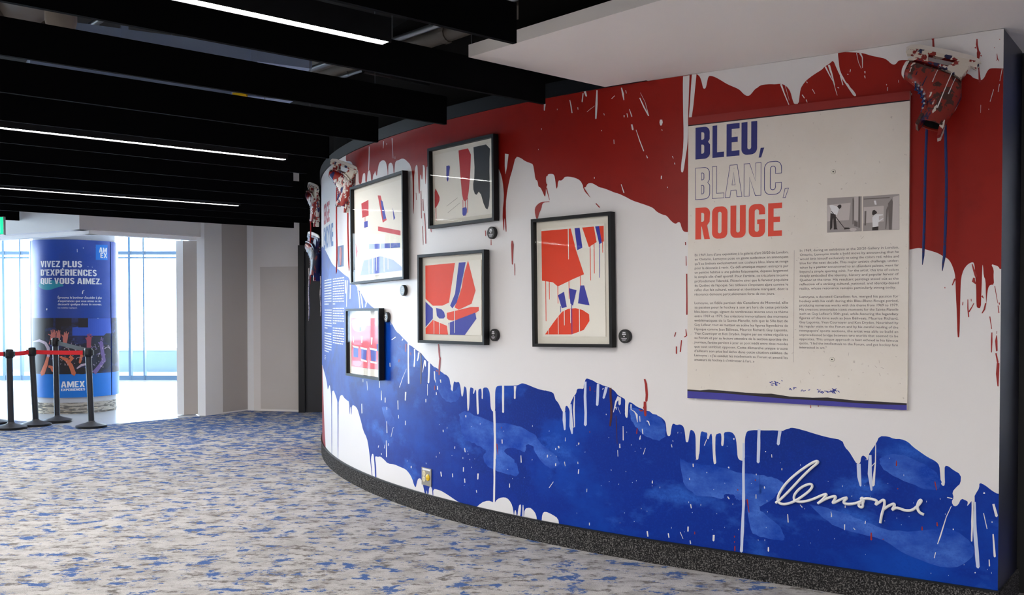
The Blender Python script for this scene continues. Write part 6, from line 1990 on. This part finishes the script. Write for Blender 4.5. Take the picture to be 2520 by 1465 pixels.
bpoly('crowd_glints', [stroke_outline(zV([(x, y, 4), (x + rc.uniform(-14, 14), y + rc.uniform(6, 26), 7)])) for x, y in [(rc.uniform(880, 1160), rc.uniform(470, 780)) for _ in range(34)] + [(rc.uniform(480, 740), rc.uniform(450, 740)) for _ in range(26)]], RIMH, 6)
bpoly('scratches', [stroke_outline(zU(p)) for p in ([(793, 325, 6), (794, 370, 6)], [(880, 305, 10), (888, 312, 8)], [(880, 950, 12), (872, 995, 14)], [(885, 950, 8), (900, 945, 6)], [(338, 1215, 14), (336, 1240, 14)], [(920, 188, 4), (1000, 190, 5)], [(955, 585, 6), (958, 592, 6)], [(1015, 592, 6), (1022, 597, 6)], [(1103, 1362, 10), (1106, 1368, 10)])], M_WHITEPRINT, 4)

# ================================================================== STANCHIONS
M_POST = mat('stanchion_black', rgb(34, 36, 42), 0.4, spec=0.5)
M_BASEM = mat('stanchion_base_grey', rgb(70, 70, 74), 0.5)
M_BELT = mat('red_belt', rgb(226, 34, 44), 0.7)
M_BELTK = mat('dark_grey_belt', rgb(44, 44, 46), 0.8)
def stanchion(label, x, y, h, lean=0.0, post=True):
    p = onz(x, y, 0)
    T = Thing('stanchion', label, 'stanchion', Matrix.Translation(p), 'belt barrier posts in front of the column')
    mb = MB()
    mb.lathe([(.185, 0), (.188, .008), (.186, .028)], 40)
    T.part('rubber_rim', mb, M_BLACKMETAL, smooth=True)
    mb = MB()
    mb.lathe([(.184, .028), (.14, .042), (.07, .062), (.045, .072), (.042, .085)], 40)
    T.part('base_cover', mb, M_BASEM, smooth=True)
    mb = MB()
    mb.tube([(0, 0, .07), (lean, 0, h - .10)], .037, 20)
    T.part('post', mb, M_POST, smooth=True)
    mb = MB()
    k = lean
    mb.lathe([(.040, h - .115), (.047, h - .105), (.047, h - .02), (.042, h - .005), (.020, h)], 24, Matrix.Translation((k, 0, 0)))
    hd_ = T.part('belt_head', mb, M_BLACKMETAL, smooth=True)
    for dx in (-1, 1):
        mb = MB()
        mb.box(k + dx * .052 - .012, k + dx * .052 + .012, -.018, .018, h - .095, h - .03)
        T.part('belt_clip', mb, M_BLACKMETAL, parent=hd_)
    mb = MB()
    mb.box(k - .016, k + .016, -.052, -.044, h - .085, h - .035)
    T.part('belt_slot', mb, M_POST, parent=hd_)
    return T, p, Vector((p.x + k, p.y, h - .062))
sa_, pa, ha = stanchion('black belt post at the left edge, nearest the camera', 27, 1056, 1.0, -.01)
sb_, pb, hb_ = stanchion('black belt post between the left edge post and the tall post', 88, 1048, 1.01, -.04)
sc_, pc, hc = stanchion('taller black belt post standing behind the red belt', 141, 1038, 1.12, -.015)
sd_, pd, hd2 = stanchion('black belt post at the right end of the red belt', 225, 1052, 1.01, -.03)
se_, pe, he = stanchion('belt post cut by the left edge, farther back', -14, 1043, 1.0, 0.0)
def belt(T, name, a, b, m, sag=0.004, w=.026):
    mb = MB()
    n = 10
    d = (b - a).normalized()
    nr = Vector((-d.y, d.x, 0)).normalized() * .0012
    vs = []
    for i in range(n + 1):
        u = i / n
        p = a.lerp(b, u)
        p.z -= sag * 4 * u * (1 - u)
        tw = math.sin(u * math.pi) * .004
        vs += [p + Vector((0, 0, w)) + nr, p + Vector((0, 0, -w)) + nr * (1 + tw), p + Vector((0, 0, -w)) - nr, p + Vector((0, 0, w)) - nr]
    fs = []
    for i in range(n):
        for k in range(4):
            k2 = (k + 1) % 4
            fs.append((4 * i + k, 4 * i + k2, 4 * i + 4 + k2, 4 * i + 4 + k))
    mb.add(vs, fs)
    T.part(name, mb, m, world=True)
def edge(a, b, r=.05):
    d = (b - a).normalized()
    return a + d * r, b - d * r
belt(sd_, 'red_belt', *edge(hd2, hb_), M_BELT)
belt(sb_, 'red_belt', *edge(hb_, ha), M_BELT)
far = Vector((pa.x - 1.6, pa.y + .1, ha.z))
belt(sa_, 'red_belt', *edge(ha, far), M_BELT)
belt(sc_, 'dark_belt', *edge(hc, hd2 + Vector((0, 0, .03))), M_BELTK)
